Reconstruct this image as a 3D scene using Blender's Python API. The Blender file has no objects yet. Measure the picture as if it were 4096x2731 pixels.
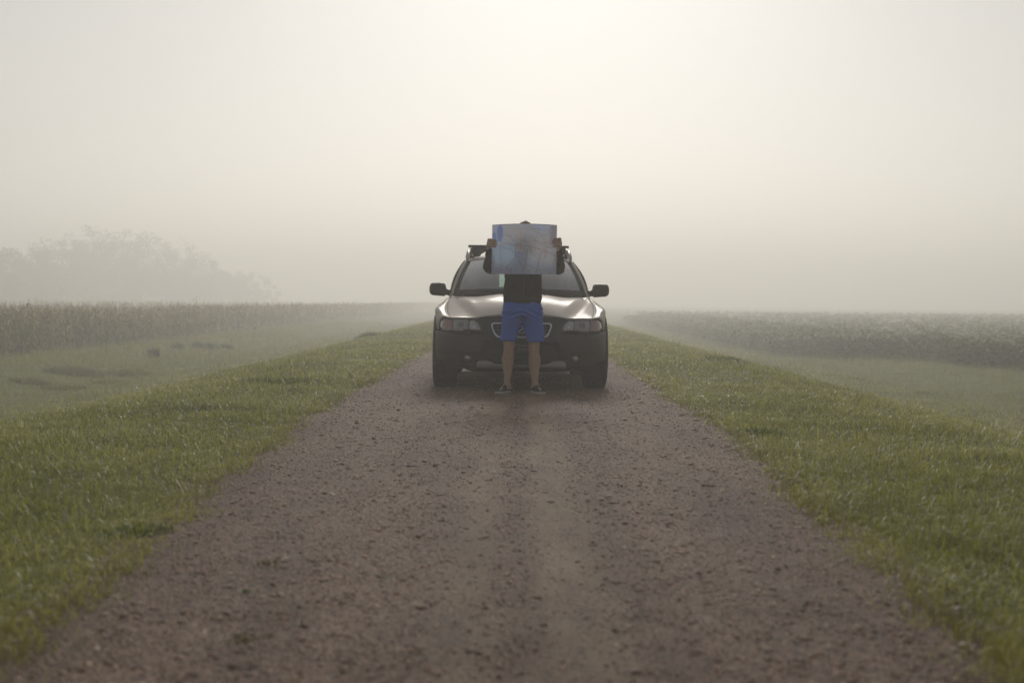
import bpy, bmesh, math, random
import numpy as np
from mathutils import Vector, Matrix

random.seed(7)
RNG = np.random.default_rng(11)
scene = bpy.context.scene
COL = scene.collection
R = math.radians

# ------------------------------------------------------------------ camera
CAM_H = 0.95
cam_data = bpy.data.cameras.new("camera")
cam = bpy.data.objects.new("camera", cam_data)
COL.objects.link(cam)
cam_data.sensor_width = 36.0
cam_data.lens = 50.0
cam_data.clip_start = 0.05
cam_data.clip_end = 5000.0
PITCH, YAW, ROLL = R(-1.65), R(0.19), R(0.5)
cam.location = (0.0, 0.0, CAM_H)
cam.matrix_world = (Matrix.Translation((0, 0, CAM_H)) @ Matrix.Rotation(YAW, 4, 'Z')
                    @ Matrix.Rotation(R(90) + PITCH, 4, 'X') @ Matrix.Rotation(ROLL, 4, 'Z'))
cam_data.dof.use_dof = True
cam_data.dof.focus_distance = 14.3
cam_data.dof.aperture_fstop = 2.8
scene.camera = cam

# ------------------------------------------------------------------ sky, sun, exposure
SUN_EL, SUN_AZ = R(24.0), R(1.5)          # azimuth measured from +Y towards +X
world = bpy.data.worlds.new("World")
scene.world = world
world.use_nodes = True
wn, wl = world.node_tree.nodes, world.node_tree.links
wn.clear()
sky = wn.new("ShaderNodeTexSky")
sky.sky_type = 'NISHITA'
sky.sun_disc = False
sky.sun_elevation = SUN_EL
sky.sun_rotation = SUN_AZ
sky.altitude = 0
sky.air_density = 1.3
sky.dust_density = 0.65
sky.ozone_density = 1.0
hsv = wn.new("ShaderNodeHueSaturation")      # misty morning: the blue is washed out
hsv.inputs['Saturation'].default_value = 0.18
bg = wn.new("ShaderNodeBackground")
bg.inputs['Strength'].default_value = 0.072
wo = wn.new("ShaderNodeOutputWorld")
wl.new(sky.outputs[0], hsv.inputs['Color'])
wt = wn.new("ShaderNodeMixRGB"); wt.blend_type = 'MULTIPLY'; wt.inputs[0].default_value = 1.0
wt.inputs[2].default_value = (1.0, 0.978, 0.955, 1)     # warm morning mist over the whole dome
wl.new(hsv.outputs[0], wt.inputs[1])
wl.new(wt.outputs[0], bg.inputs[0])
wl.new(bg.outputs[0], wo.inputs[0])

sun_data = bpy.data.lights.new("sun", 'SUN')
sun_data.energy = 1.9
sun_data.angle = R(14.0)
sun_data.color = (1.0, 0.935, 0.845)
sun = bpy.data.objects.new("sun", sun_data)
COL.objects.link(sun)
sd = Vector((math.sin(SUN_AZ) * math.cos(SUN_EL), math.cos(SUN_AZ) * math.cos(SUN_EL), math.sin(SUN_EL)))
sun.rotation_euler = (-sd).to_track_quat('-Z', 'Y').to_euler()
sun.location = (0, 0, 60)

vs = scene.view_settings
vs.view_transform = 'Standard'
vs.look = 'None'
vs.exposure = -0.13
vs.gamma = 1.0
vs.use_curve_mapping = False
cy = scene.cycles
cy.use_denoising = True
cy.denoiser = 'OPENIMAGEDENOISE'
cy.use_adaptive_sampling = True
cy.adaptive_threshold = 0.02
cy.max_bounces = 8
cy.diffuse_bounces = 3
cy.glossy_bounces = 3
cy.transmission_bounces = 6
cy.transparent_max_bounces = 12
cy.volume_bounces = 3
cy.sample_clamp_indirect = 6.0
cy.caustics_reflective = False
cy.caustics_refractive = False

# ------------------------------------------------------------------ helpers
def tag(o, label=None, cat=None, group=None, kind=None):
    if label: o["label"] = label
    if cat: o["category"] = cat
    if group: o["group"] = group
    if kind: o["kind"] = kind
    return o

def empty(name, loc=(0, 0, 0), rz=0.0):
    o = bpy.data.objects.new(name, None)
    o.empty_display_size = 0.2
    COL.objects.link(o)
    o.location = loc
    o.rotation_euler = (0, 0, rz)
    return o

def link_mesh(name, me, mat, parent=None, smooth=True):
    o = bpy.data.objects.new(name, me)
    COL.objects.link(o)
    if mat is not None:
        me.materials.append(mat)
    if parent is not None:
        o.parent = parent
    if smooth:
        me.polygons.foreach_set("use_smooth", [True] * len(me.polygons))
    return o

def make(name, V, F, mat, parent=None, smooth=True, recalc=True):
    me = bpy.data.meshes.new(name)
    me.from_pydata([tuple(map(float, v)) for v in V], [], [tuple(int(i) for i in f) for f in F])
    me.update()
    if recalc:
        bm = bmesh.new(); bm.from_mesh(me)
        bmesh.ops.recalc_face_normals(bm, faces=bm.faces[:])
        bm.to_mesh(me); bm.free()
    return link_mesh(name, me, mat, parent, smooth)

def big_mesh(name, V, loops, starts, totals, mat, col=None, smooth=False, parent=None):
    """numpy arrays straight into a mesh, with an optional per-vertex colour"""
    me = bpy.data.meshes.new(name)
    me.vertices.add(len(V)); me.vertices.foreach_set("co", np.ascontiguousarray(V, np.float32).ravel())
    me.loops.add(len(loops)); me.loops.foreach_set("vertex_index", np.ascontiguousarray(loops, np.int32))
    me.polygons.add(len(starts))
    me.polygons.foreach_set("loop_start", np.ascontiguousarray(starts, np.int32))
    me.polygons.foreach_set("loop_total", np.ascontiguousarray(totals, np.int32))
    me.update(calc_edges=True)
    if col is not None:
        a = me.color_attributes.new("Col", 'FLOAT_COLOR', 'POINT')
        c4 = np.ones((len(V), 4), np.float32); c4[:, :3] = col
        a.data.foreach_set("color", c4.ravel())
    return link_mesh(name, me, mat, parent, smooth)

class Mesh:
    """collects shapes and links them as one mesh object"""
    def __init__(self): self.V = []; self.F = []
    def add(self, V, F):
        b = len(self.V)
        self.V += [tuple(map(float, v)) for v in V]
        self.F += [tuple(i + b for i in f) for f in F]
        return self
    def box(self, c, s, rot=None, bev=0.0):
        bm = bmesh.new()
        bmesh.ops.create_cube(bm, size=1.0)
        for v in bm.verts: v.co = Vector((v.co.x * s[0], v.co.y * s[1], v.co.z * s[2]))
        if bev > 0:
            bmesh.ops.bevel(bm, geom=bm.edges[:], offset=bev, segments=3, profile=0.5, affect='EDGES')
        M = Matrix.Translation(c) @ (rot.to_4x4() if rot is not None else Matrix())
        self._bm(bm, M); return self
    def ball(self, c, s, rot=None, seg=16):
        bm = bmesh.new()
        bmesh.ops.create_uvsphere(bm, u_segments=seg, v_segments=max(6, seg // 2), radius=1.0)
        M = Matrix.Translation(c) @ (rot.to_4x4() if rot is not None else Matrix()) @ Matrix.Diagonal((s[0], s[1], s[2], 1))
        self._bm(bm, M); return self
    def _bm(self, bm, M):
        bm.verts.ensure_lookup_table()
        for i, v in enumerate(bm.verts): v.index = i
        self.add([M @ v.co for v in bm.verts], [[v.index for v in f.verts] for f in bm.faces])
        bm.free()
    def tube(self, pts, rad, seg=8, cap=True, closed=False, flat=None):
        """swept circle along pts; rad may be a list; flat=(kx,ky) squashes the section"""
        P = [Vector(p) for p in pts]; n = len(P)
        rr = [rad] * n if not hasattr(rad, '__len__') else list(rad)
        V = []; up = None
        for i in range(n):
            if closed: t = P[(i + 1) % n] - P[i - 1]
            else: t = P[min(i + 1, n - 1)] - P[max(i - 1, 0)]
            t.normalize()
            if up is None:
                a = Vector((0, 0, 1)) if abs(t.z) < 0.9 else Vector((0, 1, 0))
                up = (a - t * a.dot(t)).normalized()
            else:
                up = (up - t * up.dot(t)).normalized()
            s = t.cross(up)
            kx, ky = flat if flat else (1, 1)
            for k in range(seg):
                an = 2 * math.pi * k / seg
                V.append(P[i] + (s * math.cos(an) * kx + up * math.sin(an) * ky) * rr[i])
        F = []
        m = n if closed else n - 1
        for i in range(m):
            j = (i + 1) % n
            for k in range(seg):
                k2 = (k + 1) % seg
                F.append((i * seg + k, i * seg + k2, j * seg + k2, j * seg + k))
        if cap and not closed:
            F.append(tuple(range(seg))[::-1]); F.append(tuple((n - 1) * seg + k for k in range(seg)))
        return self.add(V, F)
    def lathe(self, prof, c, axis='Y', seg=28):
        """prof = [(r, h)] turned round an axis through c"""
        V = []; n = len(prof)
        for r, h in prof:
            for k in range(seg):
                a = 2 * math.pi * k / seg
                u, w = r * math.cos(a), r * math.sin(a)
                V.append((c[0] + u, c[1] + h, c[2] + w) if axis == 'Y' else
                         (c[0] + h, c[1] + u, c[2] + w) if axis == 'X' else (c[0] + u, c[1] + w, c[2] + h))
        F = [(i * seg + k, i * seg + (k + 1) % seg, (i + 1) * seg + (k + 1) % seg, (i + 1) * seg + k)
             for i in range(n - 1) for k in range(seg)]
        F.append(tuple(range(seg))); F.append(tuple((n - 1) * seg + k for k in range(seg))[::-1])
        return self.add(V, F)
    def build(self, name, mat, parent=None, smooth=True, bevel=None, sharp=None):
        o = make(name, self.V, self.F, mat, parent, smooth)
        if sharp is not None:
            set_sharp(o, sharp)
        return o

def set_sharp(o, deg=35):
    me = o.data
    bm = bmesh.new(); bm.from_mesh(me)
    lim = R(deg)
    for e in bm.edges:
        if len(e.link_faces) == 2 and e.calc_face_angle(0) > lim:
            e.smooth = False
    bm.to_mesh(me); bm.free()

def poly(pts, n):
    """resample a polyline through pts (Catmull-Rom) to n points"""
    P = np.array(pts, float)
    if len(P) == 2:
        t = np.linspace(0, 1, n)[:, None]
        return P[0] * (1 - t) + P[1] * t
    Q = np.vstack([2 * P[0] - P[1], P, 2 * P[-1] - P[-2]])
    out = []
    for i in range(1, len(Q) - 2):
        t = np.linspace(0, 1, 24, endpoint=False)[:, None]
        a, b, c, d = Q[i - 1], Q[i], Q[i + 1], Q[i + 2]
        out.append(0.5 * (2 * b + (c - a) * t + (2 * a - 5 * b + 4 * c - d) * t ** 2 + (3 * b - a - 3 * c + d) * t ** 3))
    C = np.vstack(out + [P[-1:]])
    L = np.concatenate([[0], np.cumsum(np.linalg.norm(np.diff(C, axis=0), axis=1))])
    s = np.linspace(0, L[-1], n)
    return np.stack([np.interp(s, L, C[:, k]) for k in range(C.shape[1])], 1)

def coons(c0, c1, d0, d1, nu, nv):
    """c0 (v=0) and c1 (v=1) run along u; d0 (u=0) and d1 (u=1) run along v"""
    c0, c1 = poly(c0, nu), poly(c1, nu)
    d0, d1 = poly(d0, nv), poly(d1, nv)
    u = np.linspace(0, 1, nu)[None, :, None]; v = np.linspace(0, 1, nv)[:, None, None]
    S = (1 - v) * c0[None] + v * c1[None] + (1 - u) * d0[:, None] + u * d1[:, None]
    S -= ((1 - u) * (1 - v) * c0[0] + u * (1 - v) * c0[-1] + (1 - u) * v * c1[0] + u * v * c1[-1])
    return S

def grid_faces(nv, nu):
    return [(j * nu + i, j * nu + i + 1, (j + 1) * nu + i + 1, (j + 1) * nu + i) for j in range(nv - 1) for i in range(nu - 1)]

def grid_obj(name, S, mat, parent=None, thick=0.0):
    nv, nu = S.shape[:2]
    o = make(name, S.reshape(-1, 3), grid_faces(nv, nu), mat, parent)
    if thick:
        m = o.modifiers.new("solid", 'SOLIDIFY'); m.thickness = thick; m.offset = -1
    return o

def hash2(ix, iy, seed=0):
    n = (ix.astype(np.int64) * 374761393 + iy.astype(np.int64) * 668265263 + seed * 974711) & 0x7fffffff
    n = ((n ^ (n >> 13)) * 1274126177) & 0x7fffffff
    n = (n ^ (n >> 16)) & 0x7fffffff
    return n / 0x7fffffff

def noise2(x, y, seed=0):
    x = np.asarray(x, float); y = np.asarray(y, float)
    ix, iy = np.floor(x), np.floor(y)
    fx, fy = x - ix, y - iy
    fx = fx * fx * (3 - 2 * fx); fy = fy * fy * (3 - 2 * fy)
    ix = ix.astype(np.int64); iy = iy.astype(np.int64)
    a, b = hash2(ix, iy, seed), hash2(ix + 1, iy, seed)
    c, d = hash2(ix, iy + 1, seed), hash2(ix + 1, iy + 1, seed)
    return (a * (1 - fx) + b * fx) * (1 - fy) + (c * (1 - fx) + d * fx) * fy

def fbm(x, y, seed=0, oct=3):
    s = 0; a = 1; t = 0
    for k in range(oct):
        s = s + a * noise2(np.asarray(x) * 2 ** k, np.asarray(y) * 2 ** k, seed + k); t += a; a *= 0.5
    return s / t

# ------------------------------------------------------------------ materials
def mat_new(name):
    m = bpy.data.materials.new(name); m.use_nodes = True
    nt = m.node_tree
    return m, nt, nt.nodes["Principled BSDF"]

def N(nt, kind, **kw):
    n = nt.nodes.new(kind)
    for k, v in kw.items():
        if hasattr(n, k): setattr(n, k, v)
        else: n.inputs[k.replace('_', ' ')].default_value = v
    return n

def mat_plain(name, col, rough=0.6, metal=0.0, var=0.12, scale=30.0, bump=0.0, bscale=200.0, spec=0.5, coat=0.0):
    """principled with a little noise in colour and roughness so that no surface is quite uniform"""
    m, nt, p = mat_new(name)
    tc = N(nt, "ShaderNodeTexCoord")
    nz = N(nt, "ShaderNodeTexNoise"); nz.inputs['Scale'].default_value = scale; nz.inputs['Detail'].default_value = 4
    nt.links.new(tc.outputs['Object'], nz.inputs['Vector'])
    mx = N(nt, "ShaderNodeMixRGB"); mx.blend_type = 'MIX'
    mx.inputs[1].default_value = (*[c * (1 - var) for c in col], 1)
    mx.inputs[2].default_value = (*[min(1, c * (1 + var)) for c in col], 1)
    nt.links.new(nz.outputs['Fac'], mx.inputs[0])
    nt.links.new(mx.outputs[0], p.inputs['Base Color'])
    mr = N(nt, "ShaderNodeMapRange")
    mr.inputs['To Min'].default_value = max(0.02, rough - 0.08); mr.inputs['To Max'].default_value = min(1, rough + 0.08)
    nt.links.new(nz.outputs['Fac'], mr.inputs['Value'])
    nt.links.new(mr.outputs[0], p.inputs['Roughness'])
    p.inputs['Metallic'].default_value = metal
    p.inputs['Specular IOR Level'].default_value = spec
    p.inputs['Coat Weight'].default_value = coat
    p.inputs['Coat Roughness'].default_value = 0.072
    if bump > 0:
        n2 = N(nt, "ShaderNodeTexNoise"); n2.inputs['Scale'].default_value = bscale; n2.inputs['Detail'].default_value = 3
        nt.links.new(tc.outputs['Object'], n2.inputs['Vector'])
        b = N(nt, "ShaderNodeBump"); b.inputs['Strength'].default_value = bump; b.inputs['Distance'].default_value = 0.004
        nt.links.new(n2.outputs['Fac'], b.inputs['Height'])
        nt.links.new(b.outputs[0], p.inputs['Normal'])
    return m

def mat_leaf(name, rough=0.35, trans=0.35, spec=0.5, tint=(1, 1, 1)):
    """foliage: per-vertex colour, glossy face, light shining through"""
    m, nt, p = mat_new(name)
    a = N(nt, "ShaderNodeAttribute"); a.attribute_name = "Col"
    p.inputs['Roughness'].default_value = rough
    p.inputs['Specular IOR Level'].default_value = spec
    nt.links.new(a.outputs['Color'], p.inputs['Base Color'])
    t = N(nt, "ShaderNodeBsdfTranslucent")
    mul = N(nt, "ShaderNodeMixRGB"); mul.blend_type = 'MULTIPLY'; mul.inputs[0].default_value = 1
    mul.inputs[2].default_value = (1.25, 1.25, 0.7, 1)
    nt.links.new(a.outputs['Color'], mul.inputs[1]); nt.links.new(mul.outputs[0], t.inputs['Color'])
    mix = N(nt, "ShaderNodeMixShader"); mix.inputs[0].default_value = trans
    out = nt.nodes["Material Output"]
    nt.links.new(p.outputs[0], mix.inputs[1]); nt.links.new(t.outputs[0], mix.inputs[2])
    nt.links.new(mix.outputs[0], out.inputs['Surface'])
    return m
# ================================================================== the land
def smooth(a, b, x):
    t = np.clip((np.asarray(x, float) - a) / (b - a), 0, 1)
    return t * t * (3 - 2 * t)

def road_edges(y):
    """left and right edge of the gravel at distance y"""
    y = np.asarray(y, float)
    l = -1.35 - 0.29 * smooth(3, 11, y) + (fbm(y * 0.55, 0 * y, 31, 3) - 0.5) * 0.22 + (noise2(y * 4.3, 0 * y, 34) - 0.5) * 0.09 + (noise2(y * 11.0, 0 * y, 35) - 0.5) * 0.05
    r = 1.19 + 0.36 * smooth(3, 12, y) + (fbm(y * 0.5, 0 * y, 41, 3) - 0.5) * 0.22 + (noise2(y * 3.9, 0 * y, 44) - 0.5) * 0.09 + (noise2(y * 11.0, 0 * y, 45) - 0.5) * 0.05
    return l, r

FIELD_Z = -1.05
def terrain(x, y):
    x = np.asarray(x, float); y = np.asarray(y, float)
    ax = np.abs(x)
    left = x < 0
    end = np.where(left, 9.6, 9.2)
    s = smooth(2.9, end, ax)
    z = -1.30 * s - 0.015 * np.clip(ax - 1.5, 0, 2)
    z = z + (FIELD_Z + 1.33) * smooth(11.0, 14.5, ax)
    bump = (fbm(x * 0.35, y * 0.35, 5, 3) - 0.5) * 0.10 * smooth(1.8, 3.5, ax)
    bump = bump + (fbm(x * 0.9, y * 0.9, 6, 2) - 0.5) * 0.05 * smooth(1.6, 2.4, ax)
    return z + bump

IMG_F = 50.0 / 36.0 * 2352.0
def pixel_ray(px, py):
    """direction through a pixel of the 2352x1568 picture"""
    d = Vector(((px - 1176.0) / IMG_F, -(py - 784.0) / IMG_F, -1.0))
    return (cam.matrix_world.to_3x3() @ d).normalized()

def on_ground(px, py):
    d = pixel_ray(px, py); o = Vector((0, 0, CAM_H)); t = 2.0
    while t < 400:
        p = o + d * t
        if p.z <= float(terrain(p.x, p.y)): break
        t *= 1.004
    return (p.x, p.y, float(terrain(p.x, p.y)))

# ---- ground sheet: fine near the camera, coarse out to the horizon
def axis_values(lim, fine, near):
    v = [0.0]; s = fine
    while v[-1] < lim:
        if v[-1] > near: s *= 1.12
        v.append(v[-1] + s)
    return np.array(v)
ax = axis_values(700, 0.16, 14)
XS = np.concatenate([-ax[:0:-1], ax])
ay = axis_values(900, 0.25, 40)
yb = axis_values(120, 0.6, 3)
YS = np.concatenate([-yb[:0:-1], ay])
gx, gy = np.meshgrid(XS, YS)
gz = terrain(gx, gy)
gV = np.stack([gx, gy, gz], -1).reshape(-1, 3)
nv_, nu_ = gx.shape
idx = np.arange(nv_ * nu_).reshape(nv_, nu_)
q = np.stack([idx[:-1, :-1], idx[:-1, 1:], idx[1:, 1:], idx[1:, :-1]], -1).reshape(-1, 4)

m_soil, nt, p = mat_new("soil")
tc = N(nt, "ShaderNodeTexCoord")
n1 = N(nt, "ShaderNodeTexNoise"); n1.inputs['Scale'].default_value = 1.3; n1.inputs['Detail'].default_value = 6
n2 = N(nt, "ShaderNodeTexNoise"); n2.inputs['Scale'].default_value = 26; n2.inputs['Detail'].default_value = 4
nt.links.new(tc.outputs['Object'], n1.inputs['Vector']); nt.links.new(tc.outputs['Object'], n2.inputs['Vector'])
cr = N(nt, "ShaderNodeValToRGB")
cr.color_ramp.elements[0].color = (0.105, 0.115, 0.028, 1); cr.color_ramp.elements[0].position = 0.3
cr.color_ramp.elements[1].color = (0.19, 0.19, 0.052, 1); cr.color_ramp.elements[1].position = 0.7
nt.links.new(n1.outputs['Fac'], cr.inputs[0])
mx = N(nt, "ShaderNodeMixRGB"); mx.blend_type = 'OVERLAY'; mx.inputs[0].default_value = 0.6
nt.links.new(cr.outputs[0], mx.inputs[1]); nt.links.new(n2.outputs['Fac'], mx.inputs[2])
nt.links.new(mx.outputs[0], p.inputs['Base Color'])
p.inputs['Roughness'].default_value = 0.95; p.inputs['Specular IOR Level'].default_value = 0.1
ground = big_mesh("ground", gV, q.ravel(), np.arange(len(q)) * 4, np.full(len(q), 4), m_soil, smooth=True)
tag(ground, "low grassy levee between two flat crop fields", kind="structure")

# ---- the gravel road: a sheet 8 mm above the ground, rough, with worn wheel tracks
ry = np.concatenate([np.arange(-6, 30, 0.10), np.arange(30, 320, 0.8)])
NU = 56
el, er = road_edges(ry)
el = el - 0.16; er = er + 0.16                      # runs on under the first grass
uu = np.linspace(0, 1, NU)[None]
rx = el[:, None] * (1 - uu) + er[:, None] * uu
ryy = np.repeat(ry[:, None], NU, 1)
def road_z(x, y):
    base = terrain(x, y)
    lo, hi = road_edges(y)
    rut = -0.012 * np.exp(-((x - 0.18 + 0.03 * np.sin(y * 0.5)) / 0.11) ** 2) - 0.010 * np.exp(-((x + 0.16) / 0.09) ** 2)
    rut = rut - 0.014 * np.exp(-((x - 0.78) / 0.16) ** 2) - 0.012 * np.exp(-((x + 0.80) / 0.18) ** 2)
    rough = (fbm(x * 5, y * 5, 61, 3) - 0.5) * 0.020
    fade = smooth(-0.05, 0.28, x - lo) * smooth(-0.05, 0.28, hi - x)
    return base + 0.004 + (0.020 + rut + rough) * fade
rz_ = road_z(rx, ryy)
rV = np.stack([rx, ryy, rz_], -1).reshape(-1, 3)
ridx = np.arange(rx.size).reshape(rx.shape)
rq = np.stack([ridx[:-1, :-1], ridx[:-1, 1:], ridx[1:, 1:], ridx[1:, :-1]], -1).reshape(-1, 4)
m_road, nt, p = mat_new("gravel_road")
tc = N(nt, "ShaderNodeTexCoord")
sep = N(nt, "ShaderNodeSeparateXYZ"); nt.links.new(tc.outputs['Object'], sep.inputs[0])
vor = N(nt, "ShaderNodeTexVoronoi"); vor.inputs['Scale'].default_value = 120
nt.links.new(tc.outputs['Object'], vor.inputs['Vector'])
fine = N(nt, "ShaderNodeTexNoise"); fine.inputs['Scale'].default_value = 40; fine.inputs['Detail'].default_value = 6
nt.links.new(tc.outputs['Object'], fine.inputs['Vector'])
big = N(nt, "ShaderNodeTexNoise"); big.inputs['Scale'].default_value = 1.6; big.inputs['Detail'].default_value = 5
mp = N(nt, "ShaderNodeMapping"); mp.inputs['Scale'].default_value = (1.6, 0.35, 1)
nt.links.new(tc.outputs['Object'], mp.inputs['Vector']); nt.links.new(mp.outputs[0], big.inputs['Vector'])
ramp = N(nt, "ShaderNodeValToRGB")
ramp.color_ramp.elements[0].color = (0.060, 0.036, 0.026, 1); ramp.color_ramp.elements[0].position = 0.36
ramp.color_ramp.elements[1].color = (0.350, 0.228, 0.158, 1); ramp.color_ramp.elements[1].position = 0.62
vm = N(nt, "ShaderNodeMixRGB"); vm.inputs[0].default_value = 0.55
nt.links.new(vor.outputs['Color'], vm.inputs[1]); nt.links.new(fine.outputs['Fac'], vm.inputs[2])
nt.links.new(vm.outputs[0], ramp.inputs[0])
mid_n = N(nt, "ShaderNodeTexNoise"); mid_n.inputs['Scale'].default_value = 5.0; mid_n.inputs['Detail'].default_value = 7; mid_n.inputs['Roughness'].default_value = 0.65
nt.links.new(mp.outputs[0], mid_n.inputs['Vector'])
def band(cx_, w):
    """1 on a worn wheel track at x = cx_"""
    wv = N(nt, "ShaderNodeMath"); wv.operation = 'MULTIPLY_ADD'
    nt.links.new(big.outputs['Fac'], wv.inputs[0]); wv.inputs[1].default_value = 0.30; wv.inputs[2].default_value = -0.15 - cx_
    ad = N(nt, "ShaderNodeMath"); ad.operation = 'ADD'
    nt.links.new(sep.outputs[0], ad.inputs[0]); nt.links.new(wv.outputs[0], ad.inputs[1])
    ab = N(nt, "ShaderNodeMath"); ab.operation = 'ABSOLUTE'; nt.links.new(ad.outputs[0], ab.inputs[0])
    mr = N(nt, "ShaderNodeMapRange"); mr.interpolation_type = 'SMOOTHSTEP'
    mr.inputs['From Min'].default_value = w * 1.5; mr.inputs['From Max'].default_value = w * 0.3
    nt.links.new(ab.outputs[0], mr.inputs['Value'])
    br = N(nt, "ShaderNodeMapRange"); br.inputs['From Min'].default_value = 0.36; br.inputs['From Max'].default_value = 0.58
    nt.links.new(mid_n.outputs['Fac'], br.inputs['Value'])
    ml = N(nt, "ShaderNodeMath"); ml.operation = 'MULTIPLY'; nt.links.new(mr.outputs[0], ml.inputs[0]); nt.links.new(br.outputs[0], ml.inputs[1])
    return ml.outputs[0]
b1, b2 = band(0.18, 0.13), band(-0.16, 0.10)
mxb = N(nt, "ShaderNodeMath"); mxb.operation = 'MAXIMUM'
nt.links.new(b1, mxb.inputs[0])
h2 = N(nt, "ShaderNodeMath"); h2.operation = 'MULTIPLY'; h2.inputs[1].default_value = 0.6; nt.links.new(b2, h2.inputs[0])
nt.links.new(h2.outputs[0], mxb.inputs[1])
amt = N(nt, "ShaderNodeMath"); amt.operation = 'MULTIPLY'; amt.inputs[1].default_value = 0.95
nt.links.new(mxb.outputs[0], amt.inputs[0])
tan = N(nt, "ShaderNodeMixRGB"); tan.inputs[2].default_value = (0.300, 0.218, 0.140, 1)
nt.links.new(amt.outputs[0], tan.inputs[0]); nt.links.new(ramp.outputs[0], tan.inputs[1])
dk = N(nt, "ShaderNodeMixRGB"); dk.blend_type = 'MULTIPLY'; dk.inputs[0].default_value = 0.8
cr2 = N(nt, "ShaderNodeValToRGB")
cr2.color_ramp.elements[0].position = 0.32; cr2.color_ramp.elements[0].color = (0.44, 0.41, 0.42, 1)
cr2.color_ramp.elements[1].position = 0.62; cr2.color_ramp.elements[1].color = (1, 1, 1, 1)
nt.links.new(big.outputs['Fac'], cr2.inputs[0])
nt.links.new(tan.outputs[0], dk.inputs[1]); nt.links.new(cr2.outputs[0], dk.inputs[2])
b3, b4 = band(0.03, 0.06), band(0.44, 0.11)
mx34 = N(nt, "ShaderNodeMath"); mx34.operation = 'MAXIMUM'; nt.links.new(b3, mx34.inputs[0]); nt.links.new(b4, mx34.inputs[1])
am2 = N(nt, "ShaderNodeMath"); am2.operation = 'MULTIPLY'; am2.inputs[1].default_value = 0.62; nt.links.new(mx34.outputs[0], am2.inputs[0])
dk2 = N(nt, "ShaderNodeMixRGB"); dk2.blend_type = 'MULTIPLY'; dk2.inputs[2].default_value = (0.52, 0.46, 0.44, 1)
nt.links.new(am2.outputs[0], dk2.inputs[0]); nt.links.new(dk.outputs[0], dk2.inputs[1])
nt.links.new(dk2.outputs[0], p.inputs['Base Color'])
p.inputs['Roughness'].default_value = 0.8; p.inputs['Specular IOR Level'].default_value = 0.25
hm = N(nt, "ShaderNodeMath"); hm.operation = 'ADD'
nt.links.new(vor.outputs['Distance'], hm.inputs[0]); nt.links.new(fine.outputs['Fac'], hm.inputs[1])
bp = N(nt, "ShaderNodeBump"); bp.inputs['Strength'].default_value = 0.8; bp.inputs['Distance'].default_value = 0.008
nt.links.new(hm.outputs[0], bp.inputs['Height']); nt.links.new(bp.outputs[0], p.inputs['Normal'])
road = big_mesh("road", rV, rq.ravel(), np.arange(len(rq)) * 4, np.full(len(rq), 4), m_road, smooth=True)
tag(road, "reddish brown gravel track running straight away along the levee", kind="structure")

# ---- loose gravel: real stones
def scatter(n, ylo, yhi, power):
    """n distances between ylo and yhi, denser near the camera"""
    u = RNG.random(n)
    if abs(power - 1) < 1e-6: return ylo * (yhi / ylo) ** u
    k = 1 - power
    return (ylo ** k + u * (yhi ** k - ylo ** k)) ** (1 / k)

ns = 62000
sy = scatter(ns, 2.6, 32, 1.5)
lo, hi = road_edges(sy)
sx = lo - 0.05 + RNG.random(ns) * (hi - lo + 0.1)
track = np.exp(-((sx - 0.18) / 0.13) ** 2) + 0.5 * np.exp(-((sx + 0.16) / 0.1) ** 2)
keep = RNG.random(ns) > track * 0.75
keep &= ~((np.abs(sx - 0.05) < 0.9) & (sy > 40))
sx, sy = sx[keep], sy[keep]; ns = len(sx)
size = 0.0025 + 0.0056 * RNG.random(ns) ** 2.0 + 0.012 * (RNG.random(ns) ** 30)
size *= np.clip(sy / 6.0, 0.9, 1.9) ** 0.5
oct_ = np.array([[1, 0, 0], [0, 1, 0], [-1, 0, 0], [0, -1, 0], [0, 0, 1], [0, 0, -1]], float)
off = oct_[None] * (0.65 + 0.7 * RNG.random((ns, 6, 1))) + (RNG.random((ns, 6, 3)) - 0.5) * 0.5
off *= size[:, None, None] * np.stack([0.8 + 0.6 * RNG.random(ns), 0.8 + 0.6 * RNG.random(ns), 0.34 + 0.30 * RNG.random(ns)], -1)[:, None]
an = RNG.random(ns) * 2 * math.pi
c_, s_ = np.cos(an)[:, None], np.sin(an)[:, None]
ox = off[..., 0] * c_ - off[..., 1] * s_; oy = off[..., 0] * s_ + off[..., 1] * c_
V = np.stack([sx[:, None] + ox, sy[:, None] + oy, (road_z(sx, sy) + size * 0.05)[:, None] + off[..., 2]], -1).reshape(-1, 3)
fo = np.array([[0, 1, 4], [1, 2, 4], [2, 3, 4], [3, 0, 4], [1, 0, 5], [2, 1, 5], [3, 2, 5], [0, 3, 5]])
F = (np.arange(ns)[:, None, None] * 6 + fo[None]).reshape(-1, 3)
tone = RNG.random(ns)
pal = np.array([[0.29, 0.185, 0.130], [0.37, 0.245, 0.172], [0.18, 0.115, 0.086], [0.46, 0.355, 0.265], [0.31, 0.205, 0.165]])
sc = pal[RNG.integers(0, 5, ns)] * (0.55 + 0.95 * tone)[:, None]
m_stone, nt, p = mat_new("stone")
a = N(nt, "ShaderNodeAttribute"); a.attribute_name = "Col"; nt.links.new(a.outputs['Color'], p.inputs['Base Color'])
p.inputs['Roughness'].default_value = 0.65; p.inputs['Specular IOR Level'].default_value = 0.35
gravel = big_mesh("gravel", V, F.ravel(), np.arange(len(F)) * 3, np.full(len(F), 3), m_stone, np.repeat(sc, 6, 0))
tag(gravel, "loose reddish grey stones scattered over the gravel track", "gravel", kind="stuff")

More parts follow.
